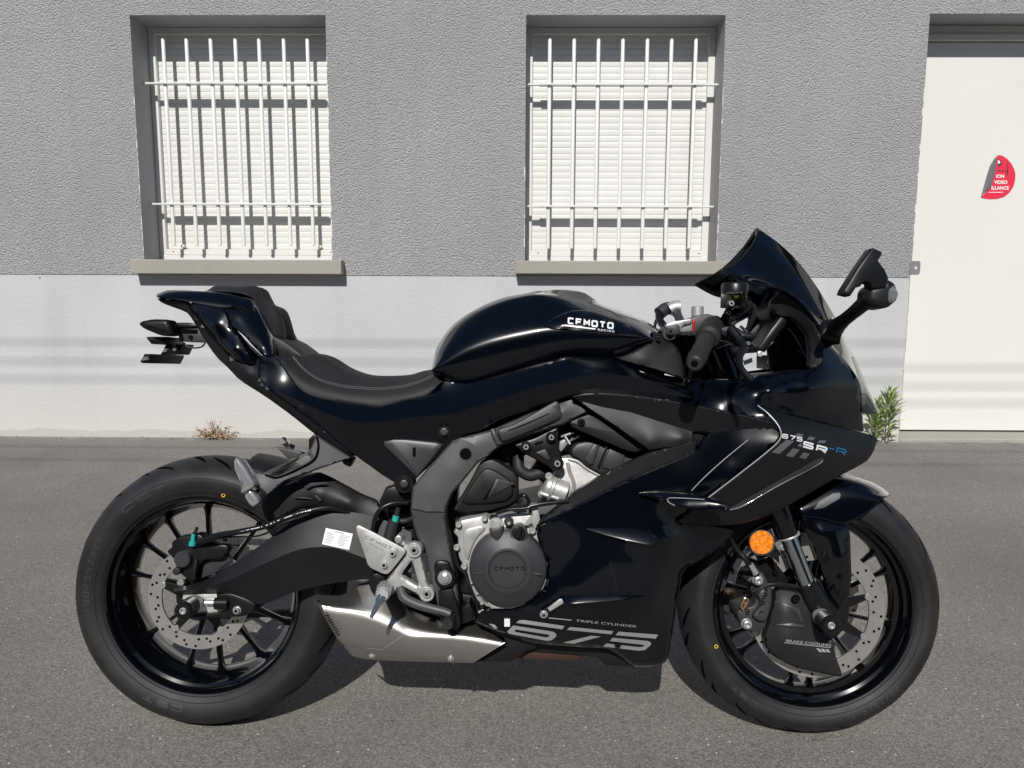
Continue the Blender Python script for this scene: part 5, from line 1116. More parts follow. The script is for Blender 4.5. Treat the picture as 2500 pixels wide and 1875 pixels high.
# channel in the nose panel with light lower lip
mb=MB(); px_poly(mb,T('F',[(555,932),(640,880),(1240,542),(1290,530),(1300,545),(1268,572),(960,735),(660,905),(600,930)],0),nwf,.001); ch_=mb.build('air_channel',M['panelgrey'],nose,None)
tube(nose,'channel_lip',[(x,y,nwf(x,y)+.001) for x,y,_ in T('F',[(575,932),(660,908),(960,738),(1268,574),(1292,552)],0)],.0016,M['clear'],8,40)
panel(nose,'nose_fold',[dict(o=[(x,y,nwf(x,y)+.0022) for x,y,_ in T('F',[(1140,330),(1230,345),(1310,500),(1290,520),(1235,522),(1190,440)],0)],ch=1,roll=.4)],M['satin'],t=.003,r=.001,g=7)
# decals on the nose
mb=MB()
for k,(x0,y0,x1,y1,wd) in enumerate([(895,488,1010,395,62),(1005,515,1060,460,55),(1110,528,1140,492,50)]):
    px_poly(mb,T('F',[(x0,y0),(x0+wd,y0+12),(x1+wd,y1+6),(x1,y1-4)],0),nwf,.0012)
px_poly(mb,T('F',[(1082,350),(1105,342),(1145,350),(1125,372),(1085,365)],0),nwf,.0012); px_poly(mb,T('F',[(1180,372),(1195,366),(1232,375),(1215,396),(1170,390)],0),nwf,.0012); px_poly(mb,T('F',[(1265,395),(1320,398),(1305,418),(1250,415)],0),nwf,.0012)
px_poly(mb,T('F',[(1095,438),(1120,412),(1140,440),(1125,448)],0),nwf,.0012)
mb.build('decal_stripes',M['dimdecal'],nose,None)
mb=MB(); letters(mb,'675',pxmap(one('F',975,376),(10.4,2.1),(2.8,-10.6),nwf),1.15,.35,.2,0,.002); letters(mb,'SR',pxmap(one('F',1132,447),(15.8,4.4),(4.4,-15.5),nwf),1.4,.40,.26,0,.002); mb.build('decal_text',M['white'],nose,None)
mb=MB(); letters(mb,'-R',pxmap(one('F',1330,475),(14.3,3.9),(3.6,-14.0),nwf),1.5,.28,.16,0,.002); mb.build('decal_text',M['blue'],nose,None)
# ---------------------------------------------------------------- upper glossy fairing
UO=CP('E',[(560,1432,.172),(600,1375,.165),(700,1345,.165),(900,1352,.170),(1060,1345,.176),(1100,1315,.178),(1330,1292,.176),(1500,1266,.170),(1585,1246,.165),(1612,1200,.160),(1604,1100,.150),(1590,1045,.146),(1640,1050,.132),(1700,1105,.120),(1800,1232,.108),(1900,1372,.094),(1906,1500,.090),(1918,1680,.084),(1928,1758,.080),(1816,1730,.112),(1716,1707,.132),(1516,1660,.162),(1316,1610,.190),(1096,1542,.206),(1178,1600,.219),(1251,1684,.229),(1180,1672,.222),(1000,1630,.216),(746,1573,.208),(316,1512,.196),(420,1490,.186),(560,1500,.182)])
upper,uwf=panel(bike,'upper_fairing',[dict(o=UO,c=CP('E',[(1200,1450,.215),(1500,1400,.192),(900,1480,.206),(1700,1400,.150),(1450,1560,.180),(1750,1600,.126)]),ch=1,roll=1)],M['gloss'],t=.006,r=.003,mirror=True,g=10)
# nose centre + headlight
loft(bike,'nose_cowl',[
 CP('E',[(1690,860),(1745,960),(1800,1062),(1850,1170),(1880,1240)],0),
 CP('E',[(1670,880),(1725,975),(1778,1075),(1825,1175),(1855,1250)],.045),
 CP('E',[(1600,985),(1650,1050),(1720,1130),(1800,1228),(1880,1340)],.105)],M['gloss'],nu=30,nv=6,mirror=True)
hl=loft(bike,'headlight',[
 CP('E',[(1850,1170),(1880,1240),(1920,1330),(1960,1425),(2010,1530),(2040,1590),(2030,1612)],0),
 CP('E',[(1825,1175),(1862,1250),(1905,1335),(1945,1430),(1995,1530),(2022,1590),(2015,1615)],.045),
 CP('E',[(1800,1228),(1850,1300),(1885,1355),(1905,1430),(1908,1520),(1914,1590),(1918,1625)],.09)],M['lens'],nu=30,nv=5,mirror=True)
loft(hl,'headlight_bowl',[
 CP('E',[(1830,1200),(1860,1270),(1895,1360),(1935,1455),(1980,1550),(2005,1590),(2000,1605)],0),
 CP('E',[(1790,1240),(1840,1320),(1865,1380),(1885,1450),(1890,1530),(1895,1590),(1900,1615)],.075)],M['panelgrey'],nu=20,nv=5,mirror=True)
# ---------------------------------------------------------------- windscreen
c0=CP('E',[(1100,182),(1262,298),(1420,450),(1560,640),(1680,840),(1745,960)],0)
c1=CP('E',[(1072,295),(1228,408),(1385,560),(1525,730),(1650,900),(1715,985)],.05)
c2=CP('E',[(972,420),(1180,585),(1350,708),(1480,815),(1590,925),(1665,1010)],.088)
c3=CP('E',[(838,500),(1030,598),(1290,652),(1430,745),(1530,870),(1600,985)],.142)
scr=loft(bike,'windscreen',[c0,c1,c2,c3],M['screen'],nu=40,nv=8,mirror=True,smooth=60,thick=.003)
# black rim of the screen
mb=MB(); rim_=[c3[0],c2[0],c1[0],c0[0]]; RR=[L(*p) for p in rim_]; RR+= [Vector((p.x,-p.y,p.z)) for p in RR[::-1][1:]]; tube_pts(mb,RR,.0018,8,60); mb.build('screen_rim',M['satin'],scr,50)
for s in(1,-1):
    for cc_,rr_ in((c3,.003),(c2,.0014)):
        mb=MB(); P=[L(*p) for p in cc_]; P=[Vector((p.x,p.y*s-.001*s,p.z)) for p in P]; tube_pts(mb,P,rr_,8,40); mb.build('screen_edge',M['gloss'],scr,50)
bolt(scr,*one('E',847,500),.146,.0055,BBLK,washer=False)
# screen frame / inner fairing (matte) around the cockpit opening
panel(bike,'inner_fairing',[dict(o=CP('E',[(1200,735,.10),(1290,668,.115),(1430,760,.130),(1520,880,.140),(1588,1000,.145),(1606,1110,.150),(1612,1200,.155),(1585,1240,.16),(1490,1262,.16),(1500,1150,.13),(1480,1000,.12),(1380,880,.11),(1260,860,.10),(1200,800,.095)]),ch=1,roll=1)],M['plastic'],t=.01,r=.003,mirror=True,g=8)
plate(bike,'inner_fairing_pocket',CP('E',[(1180,1110),(1290,1000),(1400,955),(1450,1010),(1500,1130),(1470,1260),(1200,1270)],-.11),.01,M['plastic'],.003)
plate(bike,'instrument_housing',CP('E',[(1190,800),(1240,730),(1330,720),(1390,790),(1420,900),(1380,960),(1300,960),(1240,930),(1200,880)],.06),.12,M['plastic'],.010,ch=2)
plate(bike,'instrument_display',CP('E',[(1108,1100),(1285,862),(1330,880),(1335,905),(1165,1135),(1110,1120)],.10),.2,M['satin'],.004)
plate(bike,'display_bracket',CP('E',[(1100,1160),(1185,1160),(1180,1270),(1100,1260)],-.02),.004,M['galv'],.001)
tube(bike,'screen_stay',CP('E',[(1190,680,-.05),(1100,880,-.04),(1000,1000,-.03)]),.008,M['satin'],8,12)
tube(bike,'screen_stay',CP('E',[(1300,860,.05),(1420,1000,.06),(1520,1180,.07)]),.010,M['satin'],8,12)
plate(bike,'cockpit_filler',CP('E',[(700,1030),(860,1000),(960,1100),(1000,1200),(985,1290),(1080,1340),(640,1360),(620,1180)],.02),.04,M['satin'],.004)
plate(bike,'cockpit_floor',CP('E',[(560,1350),(900,1340),(1500,1290),(1590,1255),(1600,1330),(1000,1420),(600,1430)],.15),.30,M['satin'],.004)
# ---------------------------------------------------------------- mirror
def mirror_side(sgn):
    def ml(p): return Vector((p.x,p.y*sgn,p.z))
    root=MB()
    mk=MB(); plate(bike,'x',CP('E',[(1985,334,.33),(2003,330,.33),(2070,360,.33),(2068,384,.33),(2042,428,.33),(2090,500,.32),(2122,568,.32),(2100,640,.32),(1985,650,.32),(1975,602,.325),(1935,590,.33),(1905,628,.335),(1870,638,.335),(1828,702,.335),(1762,686,.335),(1775,650,.335),(1880,480,.333)]),.03,None,.0055,ch=0,mb=mk,seg=3)
    mk.v=[ml(v) for v in mk.v]; o=mk.build('mirror',M['matte'],bike,45); o['label']='folded black mirror'
    hb=MB(); plate(bike,'x',CP('E',[(1990,620),(2120,565),(2180,600),(2212,680),(2190,740),(2140,785),(2080,800),(1985,782),(1955,730),(1960,660)],.315),.05,None,.014,ch=2,mb=hb,seg=3); hb.v=[ml(v) for v in hb.v]; hb.build('mirror_pivot',M['plastic'],o,50)
    ln=MB(); plate(bike,'x',CP('E',[(2122,650),(2178,608),(2213,685),(2190,740),(2148,775),(2118,738)],.322),.04,None,.012,ch=1,mb=ln,seg=3); ln.v=[ml(v) for v in ln.v]; ln.build('turn_signal',M['clear'],o,50)
    st=MB(); tube_pts(st,[ml(L(*p)) for p in CP('E',[(2030,700,.295),(1960,735,.28),(1870,810,.24),(1760,900,.18),(1700,950,.15)])],[.018,.015,.0135,.0138,.018],14,20); st.build('mirror_stalk',M['plastic'],o,50)
    bs=MB(); plate(bike,'x',CP('E',[(1690,868),(1785,930),(1788,965),(1760,1010),(1748,1082),(1700,1050),(1612,1040),(1592,985),(1640,925)],.150),.05,None,.008,ch=1,mb=bs,seg=3); bs.v=[ml(v) for v in bs.v]; bs.build('mirror_base',M['plastic'],o,50)
mirror_side(1); mirror_side(-1)
# ---------------------------------------------------------------- handlebars
def grip(sgn):
    e_=L(*CP('J',[(805,1315)],.375)[0]); i_=L(*CP('J',[(1000,920)],.235)[0])
    e_=Vector((e_.x,e_.y*sgn,e_.z)); i_=Vector((i_.x,i_.y*sgn,i_.z)); d=(i_-e_).normalized(); ln=(i_-e_).length
    mb=MB(); lathe_ax(mb,e_,i_,[(0,.0001),(0,.006),(.001,.0075),(0,.0085),(0,.0125),(.002,.0155),(.006,.0170),(.024,.0175),(.026,.0185),(.030,.0185),(.031,.0165),(ln-.022,.0168),(ln-.018,.024),(ln-.008,.026),(ln-.004,.0235),(ln,.022),(ln+.02,.0235),(ln+.045,.0235),(ln+.05,.014),(ln+.09,.011)],28,0)
    for k in range(9):
        a=.04+(ln-.075)*k/9; lathe_ax(mb,e_+d*a,e_+d*(a+.006),[(0,.0166),(.0005,.0174),(.0035,.0174),(.004,.0166)],28,0)
    o=mb.build('handlebar_grip',M['rubber'],bike,35)
    mb=MB(); lathe_ax(mb,e_-d*.0008,e_,[(0,.0125),(.0008,.0135),(.0016,.0125)],28,0); lathe_ax(mb,e_-d*.0012,e_+d,[(0,.0068),(.001,.0068)],20,1); mb.build('bar_end',[M['castgrey'],M['dark']],o,35)
    return e_,i_,d
E1=grip(1); grip(-1)
sw_=plate(bike,'switch_housing',CP('E',[(800,950),(870,930),(960,945),(1020,985),(1100,985),(1105,1020),(1060,1060),(1080,1090),(1020,1100),(940,1050),(880,1040),(830,1010)],.23),.05,M['plastic'],.008,ch=1)
plate(sw_,'switch',CP('E',[(930,1010),(990,985),(1080,1000),(1085,1040),(1000,1030),(960,1070),(925,1060)],.240),.02,M['satin'],.005,ch=1)
mb=MB(); tube_pts(mb,[L(*p) for p in CP('E',[(900,960,.24),(990,1080,.27),(965,1180,.31),(980,1260,.34),(1060,1350,.36)])],[.011,.008,.0075,.006,.005],10,30); mb.build('brake_lever',M['satin'],bike,50)
mc=tube(bike,'master_cylinder',CP('E',[(850,900,.20),(960,830,.19),(1040,770,.18)]),.012,M['satin'],12,10)
tube(mc,'reservoir_hose',CP('E',[(900,780,.20),(860,850,.19),(880,900,.19),(830,960,.18),(760,930,.17)]),.006,M['rubber'],10,24)
tube(mc,'banjo',CP('E',[(970,770,.18),(1070,780,.17),(1075,860,.16),(1030,960,.14),(1000,1010,.13)]),.0055,M['rubber'],8,26)
tube(bike,'throttle_cable',CP('E',[(850,970,.21),(940,900,.20),(1010,860,.17),(1060,800,.14),(1040,760,.10)]),.0045,M['rubber'],8,26)
tube(bike,'throttle_cable',CP('E',[(830,880,.20),(900,830,.18),(1000,790,.14),(1050,840,.10),(1030,960,.06)]),.0045,M['rubber'],8,26)
tube(bike,'brake_line',CP('E',[(1000,1100,.22),(960,1160,.20),(965,1260,.18),(1040,1350,.16)]),.005,M['rubber'],8,24)
# reservoir (axis along local z)
p=L(*CP('E',[(928,700)],.215)[0]); k_=mpp(1793,720,.215)
mb=MB(); U_=Vector((0,0,1)); r=100/3.16*k_; h=190/3.16*k_
b0=p-U_*h*.5
lathe_ax(mb,b0,b0+U_,[(0,.0001),(0,r*.92),(.003,r*.98),(h*.62,r*.98),(h*.62,.0001)],28,0)
lathe_ax(mb,b0+U_*h*.62,b0+U_,[(0,r*.9),(0,r*1.02),(h*.30,r*1.02),(h*.36,r*.95),(h*.38,r*.9),(h*.38,.0001)],28,1)
res=mb.build('brake_reservoir',[M['lens'],M['satin']],bike,35)
mb=MB(); lathe_ax(mb,b0+U_*.002,b0+U_,[(0,.0001),(0,r*.85),(h*.42,r*.85),(h*.42,.0001)],24,0); mb.build('brake_fluid',M['yellowfluid'],res,35)
plate(res,'reservoir_clamp',CP('E',[(825,690),(880,690),(920,750),(960,790),(1000,800),(820,795)],.240),.004,M['satin'],.001)
bolt(res,*one('E',900,762),.243,.006,BOLT,washer=False)
# yoke, clamps, far-side clip-on
yk=plate(bike,'top_yoke',CP('E',[(385,960),(430,930),(560,880),(640,850),(720,840),(800,860),(830,930),(700,1010),(520,1010),(420,1010)],.115),.23,M['castgrey'],.005)
plate(yk,'yoke_face',CP('E',[(480,930),(600,885),(605,975),(500,985)],.118),.01,M['galv'],.003)
mb=MB(); disc_at(mb,*one('E',426,990),.120,[(-.01,.017),(0,.017),(.003,.015),(.003,.009),(.001,.008),(.001,0)],20); mb.build('yoke_clamp',M['castgrey'],yk,30)
plate(yk,'clamp_block',CP('E',[(385,955),(450,930),(475,1000),(460,1040),(400,1030)],.118),.03,M['castgrey'],.004)
mb=MB(); a=L(*CP('E',[(640,860)],.09)[0]); lathe_ax(mb,a,a+Vector((0,0,1)),[(0,.0135),(.020,.0135),(.022,.012),(.022,0)],20); mb.build('fork_cap',M['silver'],yk,35)
plate(bike,'fork_preload_ring',CP('E',[(604,890),(622,875),(628,900),(620,985),(606,988)],.17),.006,M['red'],.003)
CROPS['S']=(1500,550,2.115)
plate(yk,'clamp_bridge',CP('S',[(262,512),(300,495),(345,490),(400,478),(402,505),(350,520),(345,560),(275,560)],.125),.02,M['galv'],.003,ch=1)
plate(yk,'clamp_jaw',CP('S',[(268,520),(335,508),(345,560),(290,575),(270,560)],.130),.02,M['castgrey'],.003,ch=1)
bolt(yk,*one('S',288,550),.131,.0095,[M['castgrey'],M['dark']])
for q in((360,505),(385,560)): bolt(yk,*one('S',*q),.12,.0045,[M['castgrey'],M['dark']],washer=False)
tube(bike,'throttle_cable',CP('S',[(560,470,.2),(600,430,.19),(660,400,.18),(690,420,.16),(640,480,.14),(600,520,.12)]),.0035,M['rubber'],8,28)
tube(bike,'throttle_cable',CP('S',[(570,500,.2),(640,450,.18),(700,430,.15),(720,460,.12),(700,540,.1)]),.0035,M['satin'],8,28)
tube(bike,'wiring',CP('S',[(650,520,.18),(690,560,.19),(700,610,.2),(730,640,.2)]),.003,M['satin'],8,20)
for x,y in((600,402),(690,610)): bolt(bike,*one('S',x,y),.235,.0036,BOLT,washer=False)
for x,y in((590,455),(610,480),(705,640),(735,640)): bolt(bike,*one('S',x,y),.235,.0048,BBLK,washer=False)
plate(bike,'lever_pivot',CP('S',[(740,655),(755,648),(765,652),(760,680),(742,676)],.25),.008,M['steelblock'],.001)
plate(bike,'wind_deflector',CP('S',[(732,520),(775,480),(800,490),(835,530),(790,600),(745,605)],-.09),.003,M['clear'],.001)
for a_,b_ in(((885,635),(912,580)),((912,580),(950,600)),((950,600),(942,660)),((942,660),(885,635))): tube(bike,'pocket_edge',[(*one('S',*a_),-.102),(*one('S',*b_),-.102)],.0016,M['panelgrey'],6,2,False)
plate(bike,'inner_bracket',CP('S',[(668,700),(712,684),(714,706),(672,722)],-.03),.003,M['label'],.0008)
# far clip-on: silver clutch bracket sticking up beyond the tank nose
mb=MB(); tube_pts(mb,[L(*p) for p in CP('E',[(345,840,-.20),(400,800,-.21),(445,800,-.22)])],.017,14,8,1); tube_pts(mb,[L(*p) for p in CP('E',[(425,812,-.20),(465,792,-.20),(505,790,-.20)])],.0185,16,6,0,False); tube_pts(mb,[L(*p) for p in CP('E',[(470,800,-.21),(500,880,-.15),(545,980,-.10),(570,1060,-.08)])],[.012,.011,.012,.014],10,16,1); tube_pts(mb,[L(*p) for p in CP('E',[(460,765,-.21),(462,785,-.21)])],.007,8,3,0)
mb.build('clutch_perch',[M['silver'],M['castgrey']],bike,40)
tube(bike,'clutch_perch_arm',CP('E',[(345,830,-.20),(350,890,-.18),(395,950,-.15),(430,990,-.12)]),.010,M['satin'],10,16)
tube(bike,'clutch_cable',CP('E',[(345,860,-.20),(320,900,-.20),(310,960,-.19)]),.004,M['satin'],8,10)
tube(bike,'steering_stem_cover',CP('E',[(520,900,0),(600,1100,0),(680,1320,0)]),.045,M['satin'],16,8)
# ---------------------------------------------------------------- fork
def fork(sgn):
    f=lambda pts:[Vector((p.x,p.y*sgn,p.z)) for p in [L(*q) for q in pts]]
    T1=one('F',1020,1128); 
    up=f([(1752,850,.105),(T1[0]-2,T1[1],.105)]); ch=f([(T1[0]-1,T1[1]-4,.105),(*one('F',1166,1500),.105)])
    mb=MB(); d=(up[1]-up[0]); n=d.length; lathe_ax(mb,up[0],up[1],[(0,.0265),(n-.05,.0265),(n-.045,.0255),(n-.004,.0255),(n,.0240),(n,.001)],28); fk=mb.build('fork_tube',M['rim'],bike,35)
    mb=MB(); d=ch[1]-ch[0]; lathe_ax(mb,ch[0],ch[1],[(0,.0185),(d.length,.0185)],28); mb.build('fork_stanchion',M['tube'],fk,40)
    mb=MB(); lathe_ax(mb,ch[0],ch[1],[(.003,.0255),(.004,.0262),(.0065,.0262),(.0075,.0255)],28); mb.build('seal_ring',M['silver'],fk,40)
    return fk,f
FK,ff=fork(1); FK2,f2=fork(-1)
for fk,f in((FK,ff),(FK2,f2)):
    mb=MB(); tube_pts(mb,f([(*one('G',1160,385),.105),(*one('G',1215,500),.103),(*one('G',1290,640),.10),(*one('G',1330,715),.098)]),[.0235,.027,.025,.026],18,16); mb.build('fork_leg',M['satin'],fk,50)
plate(FK,'caliper_lug',CP('G',[(1190,560),(1240,640),(1320,590),(1400,640),(1440,760),(1400,820),(1300,830),(1240,760),(1190,640)],.108),.02,M['satin'],.005,ch=1)
slider(bike,*one('G',1362,722),.185,.135,.0200,'axle_slider')
tube(bike,'front_axle',[(*one('G',1330,700),.12),(*one('G',1330,700),.121)],.01,M['chrome'],10,2,False)
mb=MB(); lathe_y(mb,FX,FZ,[(.11,.0001),(.11,.012),(-.11,.012),(-.11,.0001)],20); mb.build('axle',M['chrome'],FW,30)
mb=MB(); lathe_y(mb,RX,RZ,[(.13,.0001),(.13,.012),(-.13,.012),(-.13,.0001)],20); mb.build('axle',M['chrome'],RW,30)
# brake cooling duct
dc,dwf=panel(bike,'brake_cooling_duct',[dict(o=CP('G',[(930,432,.112),(1090,452,.112),(1148,474,.112),(1188,560,.112),(1240,700,.112),(1310,822,.112),(1388,832,.110),(1383,930,.108),(1447,1106,.102),(1400,1110,.102),(1290,1088,.104),(1080,1042,.104),(900,950,.104),(850,872,.104),(842,790,.106),(870,700,.108),(905,560,.110)]),c=CP('G',[(1000,600,.124),(1100,760,.128),(1150,900,.126),(980,850,.126),(1300,1000,.118)]),ch=1,roll=1.5)],M['duct'],t=.02,r=.004,g=7)
mb=MB(); disc_at(mb,*one('G',1083,512),.126,[(0,.0095),(0,.0001)],20); mb.build('recess',M['dark'],dc,None); bolt(dc,*one('G',1078,514),.1225,.006,BBLK,washer=False)
def dpx(pts,m,lift=.0022,name='recess'):
    mb=MB(); px_poly(mb,T('G',pts,0),dwf,lift); return mb.build(name,M[m],dc,None)
dpx([(950,540),(1040,560),(1110,590),(1145,690),(1125,690),(1085,610),(1020,575)],'panelgrey'); dpx([(1085,590),(1105,600),(1128,670),(1112,665)],'dark',.002,'slot'); plate(dc,'fin',[(x,y,dwf(x,y)+.005) for x,y,_ in T('G',[(905,712),(1050,700),(1150,712),(1158,742),(1040,728)],0)],.008,M['panelgrey'],.002)
mb=MB(); fitted(mb,'BRAKE COOLING',one('G',1005,845),one('G',1355,882),(.5,-6.6),dwf,.0028)
stroke(mb,[one('G',993,850),one('G',1352,889)],1.6,lambda u,v,l:L(u,v,dwf(u,v)+.0028),0,0,8)
for k in range(3): px_poly(mb,T('G',[(1240+35*k,893+3*k),(1265+35*k,896+3*k),(1292+30*k,924+k),(1265+30*k,921+k)],0),dwf,.0024)
mb.build('lettering',M['greydecal'],dc,None)
# front caliper
fc=plate(bike,'front_caliper',CP('G',[(745,330),(790,310),(835,310),(880,400),(905,425),(903,560),(860,690),(850,745),(770,775),(700,765),(650,690),(630,640),(640,600),(700,585),(765,560),(783,480),(765,405),(700,380)],.125),.075,M['castgrey'],.006,ch=1)
cb=plate(fc,'caliper_body',CP('G',[(812,445),(895,425),(900,560),(862,690),(800,690),(760,660),(757,635),(790,600),(810,560),(812,530),(790,490)],.140),.04,M['panelgrey'],.007,ch=1)
for c in((785,362,38),(700,700,36)): mb=MB(); disc_at(mb,*one('G',c[0],c[1]),.130,[(0,.0118),(.004,.0118),(.006,.0095),(.013,.009),(.0145,.006),(.0145,.0045),(.010,.004),(.010,0)],20); mb.build('caliper_bolt',M['zinc'],fc,30)
for c in((750,437),(712,608)): bolt(fc,*one('G',*c),.128,.0055,[M['castgrey'],M['dark']],washer=False)
mb=MB(); letters(mb,'J.JUAN',pxmap(one('G',800,638),(1.7,-9.2),(10.5,1.9),.1412),.9,.36,.22,0,.0008); mb.build('lettering',M['dark'],cb,None)
def clip(tagc,pts,w,par):
    mb=MB(); P=[L(*q) for q in CP(tagc,pts,w)]; tube_pts(mb,P+[P[0]],.0022,6,30,0,False); mb.build('pad_clip',M['gold'],par,50)
clip('G',[(660,570),(690,505),(718,515),(690,590),(700,535),(675,600)],.132,fc)
fc2=plate(bike,'front_caliper',CP('G',[(520,500),(560,440),(620,470),(660,520),(640,600),(560,640),(520,600)],-.105),.04,M['castgrey'],.006,ch=1); clip('G',[(560,470),(590,395),(612,405),(575,480)],-.1,fc2); bolt(fc2,*one('G',605,548),-.10,.0075,BOLT,washer=False)
plate(fc2,'caliper_foot',CP('G',[(520,600),(545,630),(650,575),(640,600),(560,640)],-.10),.02,M['satin'],.003)
tube(bike,'front_brake_hose',CP('F',[(580,1150,.13),(640,1250,.13),(700,1320,.135),(740,1380,.135),(785,1440,.135)]),[.004,.0055,.006,.0065,.007],M['satin'],10,30)
tube(bike,'hose_fitting',CP('F',[(730,1350,.1355),(775,1425,.1355)]),.0072,M['zinc'],10,6)
tube(bike,'front_brake_hose',CP('F',[(540,1250,-.05),(570,1330,-.06),(600,1420,-.08)]),.005,M['rubber'],8,12)
tube(bike,'banjo_line',CP('G',[(860,400,.12),(940,400,.12),(1010,410,.115),(1080,420,.11)]),.006,M['satin'],8,10)
# reflector and its bracket
p=one('F',820,1184); r=rad(97,3.16,p[0],p[1],.15)
mb=MB(); disc_at(mb,*p,.145,[(-.006,r*.98),(0,r),(.004,r),(.0055,r*.95)],40,1); disc_at(mb,*p,.150,[(0,r*.95),(.002,r*.90),(.0025,r*.5),(.003,0)],40,0); rf=mb.build('side_reflector',[M['orange'],M['chrome']],bike,30)
plate(rf,'reflector_bracket',CP('F',[(700,1250),(880,1270),(960,1350),(950,1250),(900,1150),(760,1120)],.138),.006,M['satin'],.001)
# fork lower bracket beside reflector
plate(bike,'fender_bracket',CP('F',[(700,1290),(800,1330),(900,1300),(1030,1470),(1020,1500),(860,1490),(800,1400),(740,1340)],.09),.01,M['satin'],.003); 
for q in((930,1410),(1310,1295),(1330,1310),(1410,1555)): bolt(bike,*one('F',*q),.098,.0062,BBLK,washer=False)
# ---------------------------------------------------------------- front fender
fd=loft(bike,'front_fender',[
 CP('F',[(960,700),(1200,650),(1430,652),(1640,712),(1745,765),(1815,818)],0),
 CP('F',[(980,760),(1200,690),(1420,672),(1620,720),(1735,778),(1800,822)],.03),
 CP('F',[(1020,860),(1180,790),(1390,720),(1580,745),(1700,800),(1790,828)],.058),
 CP('F',[(1110,930),(1200,900),(1350,860),(1500,830),(1640,835),(1745,850)],.078),
 CP('F',[(1140,995),(1230,1000),(1330,1025),(1440,1050),(1560,1000),(1660,922)],.082)],M['gloss'],nu=40,nv=6,mirror=True,smooth=50,thick=.003)
mb=MB(); fs_=surf(fd); px_poly(mb,T('F',[(1222,928),(1262,870),(1370,805),(1420,798),(1432,818),(1420,845),(1300,915)],0),fs_,.004); mb.build('fender_slot',M['frame'],fd,None)
fl,_=panel(bike,'fender_leg',[dict(o=CP('F',[(1110,990,.088),(1260,1005,.090),(1440,1050,.088),(1485,1060,.085),(1502,1110,.085),(1508,1300,.088),(1514,1440,.088),(1500,1590,.088),(1460,1650,.088),(1420,1690,.088),(1380,1640,.088),(1330,1560,.088),(1270,1380,.088),(1200,1180,.088)]),c=CP('F',[(1300,1100,.100),(1440,1300,.098),(1420,1500,.098)]),ch=1,roll=1)],M['rim'],t=.006,r=.003,mirror=True,g=8)
for q in((1305,1295),(1410,1548)): bolt(fl,*one('F',*q),.100,.0075,BBLK,washer=True)
# ---------------------------------------------------------------- winglet
wg=plate(bike,'winglet',CP('R',[(1000,575,.222),(1180,562,.232),(1450,566,.246),(1700,590,.262),(1900,650,.275),(2100,690,.283),(2212,740,.288),(2230,790,.288),(2180,850,.286),(1900,830,.282),(1700,800,.276),(1480,745,.268),(1390,700,.258),(1300,680,.245),(1100,620,.228),(1005,595,.222)]),.03,M['gloss'],.006,ch=1,mirror=True)
tube(wg,'winglet_edge',CP('R',[(1480,742,.270),(1400,700,.262),(1378,660,.260),(1410,640,.262),(1650,645,.272),(1880,660,.281)]),.0009,M['greydecal'],6,30)
# fairing mount peg under the blade
mb=MB(); disc_at(mb,*one('F',345,365),.18,[(-.03,.020),(.004,.021),(.006,.015),(.006,0)],22); mb.build('rubber_mount',M['satin'],bike,35)
# ---------------------------------------------------------------- rider footpeg bracket
hp=plate(bike,'heel_plate',CP('C',[(213,758),(222,740),(245,735),(585,912),(603,935),(595,955),(480,1100),(455,1113),(430,1112),(330,1065),(305,1035),(290,980)],.176),.006,M['silver'],.002,ch=1)
plate(hp,'bolt_pad',CP('C',[(470,940),(500,910),(530,920),(545,960),(530,990),(465,1075),(430,1080),(400,1050),(410,1010)],.1775),.003,M['panelgrey' if 0 else 'silver'],.001,ch=1)
for q in((503,950),(438,1038)): bolt(hp,*one('C',*q),.178,.0095,[M['silver'],M['dark']])
mb=MB(); letters(mb,'CFMOTO',pxmap(one('C',280,832),(8.6,3.9),(4.0,-6.8),.1766),1.0,.42,.2); stroke(mb,[one('C',320,872),one('C',432,930)],1.6,lambda u,v,l:L(u,v,.1768),0,0,9); mb.build('lettering',M['galv'],hp,None)
fb,_=panel(bike,'footpeg_bracket',[dict(o=CP('C',[(520,830,.165),(545,800,.165),(575,812,.165),(590,850,.166),(620,880,.168),(660,865,.17),(715,880,.17),(735,925,.17),(722,985,.17),(745,1060,.17),(775,1200,.17),(815,1215,.17),(830,1262,.17),(810,1310,.17),(765,1325,.17),(720,1305,.17),(690,1270,.17),(570,1205,.17),(520,1250,.17),(470,1290,.17),(420,1250,.17),(440,1180,.17),(490,1110,.17),(600,965,.17),(595,920,.168),(540,880,.166)]),h=[T('C',[(572,1105),(640,1010),(655,1010),(708,1200),(690,1205),(575,1130)],0)],c=[],ch=1,roll=2.2)],M['silver'],t=.018,r=.003,g=6,inset=3)
for (x,y,r1) in((668,925,58),(765,1262,58)):
    mb=MB(); disc_at(mb,*one('C',x,y),.172,[(0,rad(r1,3.16,1010,1350,.17)),(.004,rad(r1,3.16,1010,1350,.17)),(.005,rad(r1-5,3.16,1010,1350,.17)),(.005,rad(r1-15,3.16,1010,1350,.17)),(.003,.001)],28); mb.build('boss',M['silver'],fb,30)
    mb=MB(); disc_at(mb,*one('C',x,y),.1755,[(0,rad(r1-16,3.16,1010,1350,.17)),(0,.001)],28); mb.build('washer',M['dark'] if y<1000 else M['zinc'],fb,30); bolt(fb,*one('C',x,y),.1765,.0095,BOLT,washer=False)
mb=MB(); disc_at(mb,*one('C',548,840),.168,[(0,.0085),(.005,.008),(.006,.005),(.006,0)],18); mb.build('pin',M['zinc'],fb,30)
a=L(*CP('C',[(440,1215)],.178)[0]); b=L(*CP('C',[(425,1270)],.255)[0]); mb=MB(); d=(b-a); n=d.length
u,v=frame_of(d); lathe_ax(mb,a,b,[(0,.0001),(0,.0150),(n,.0135),(n+.003,.011),(n+.003,.0001)],24,0)
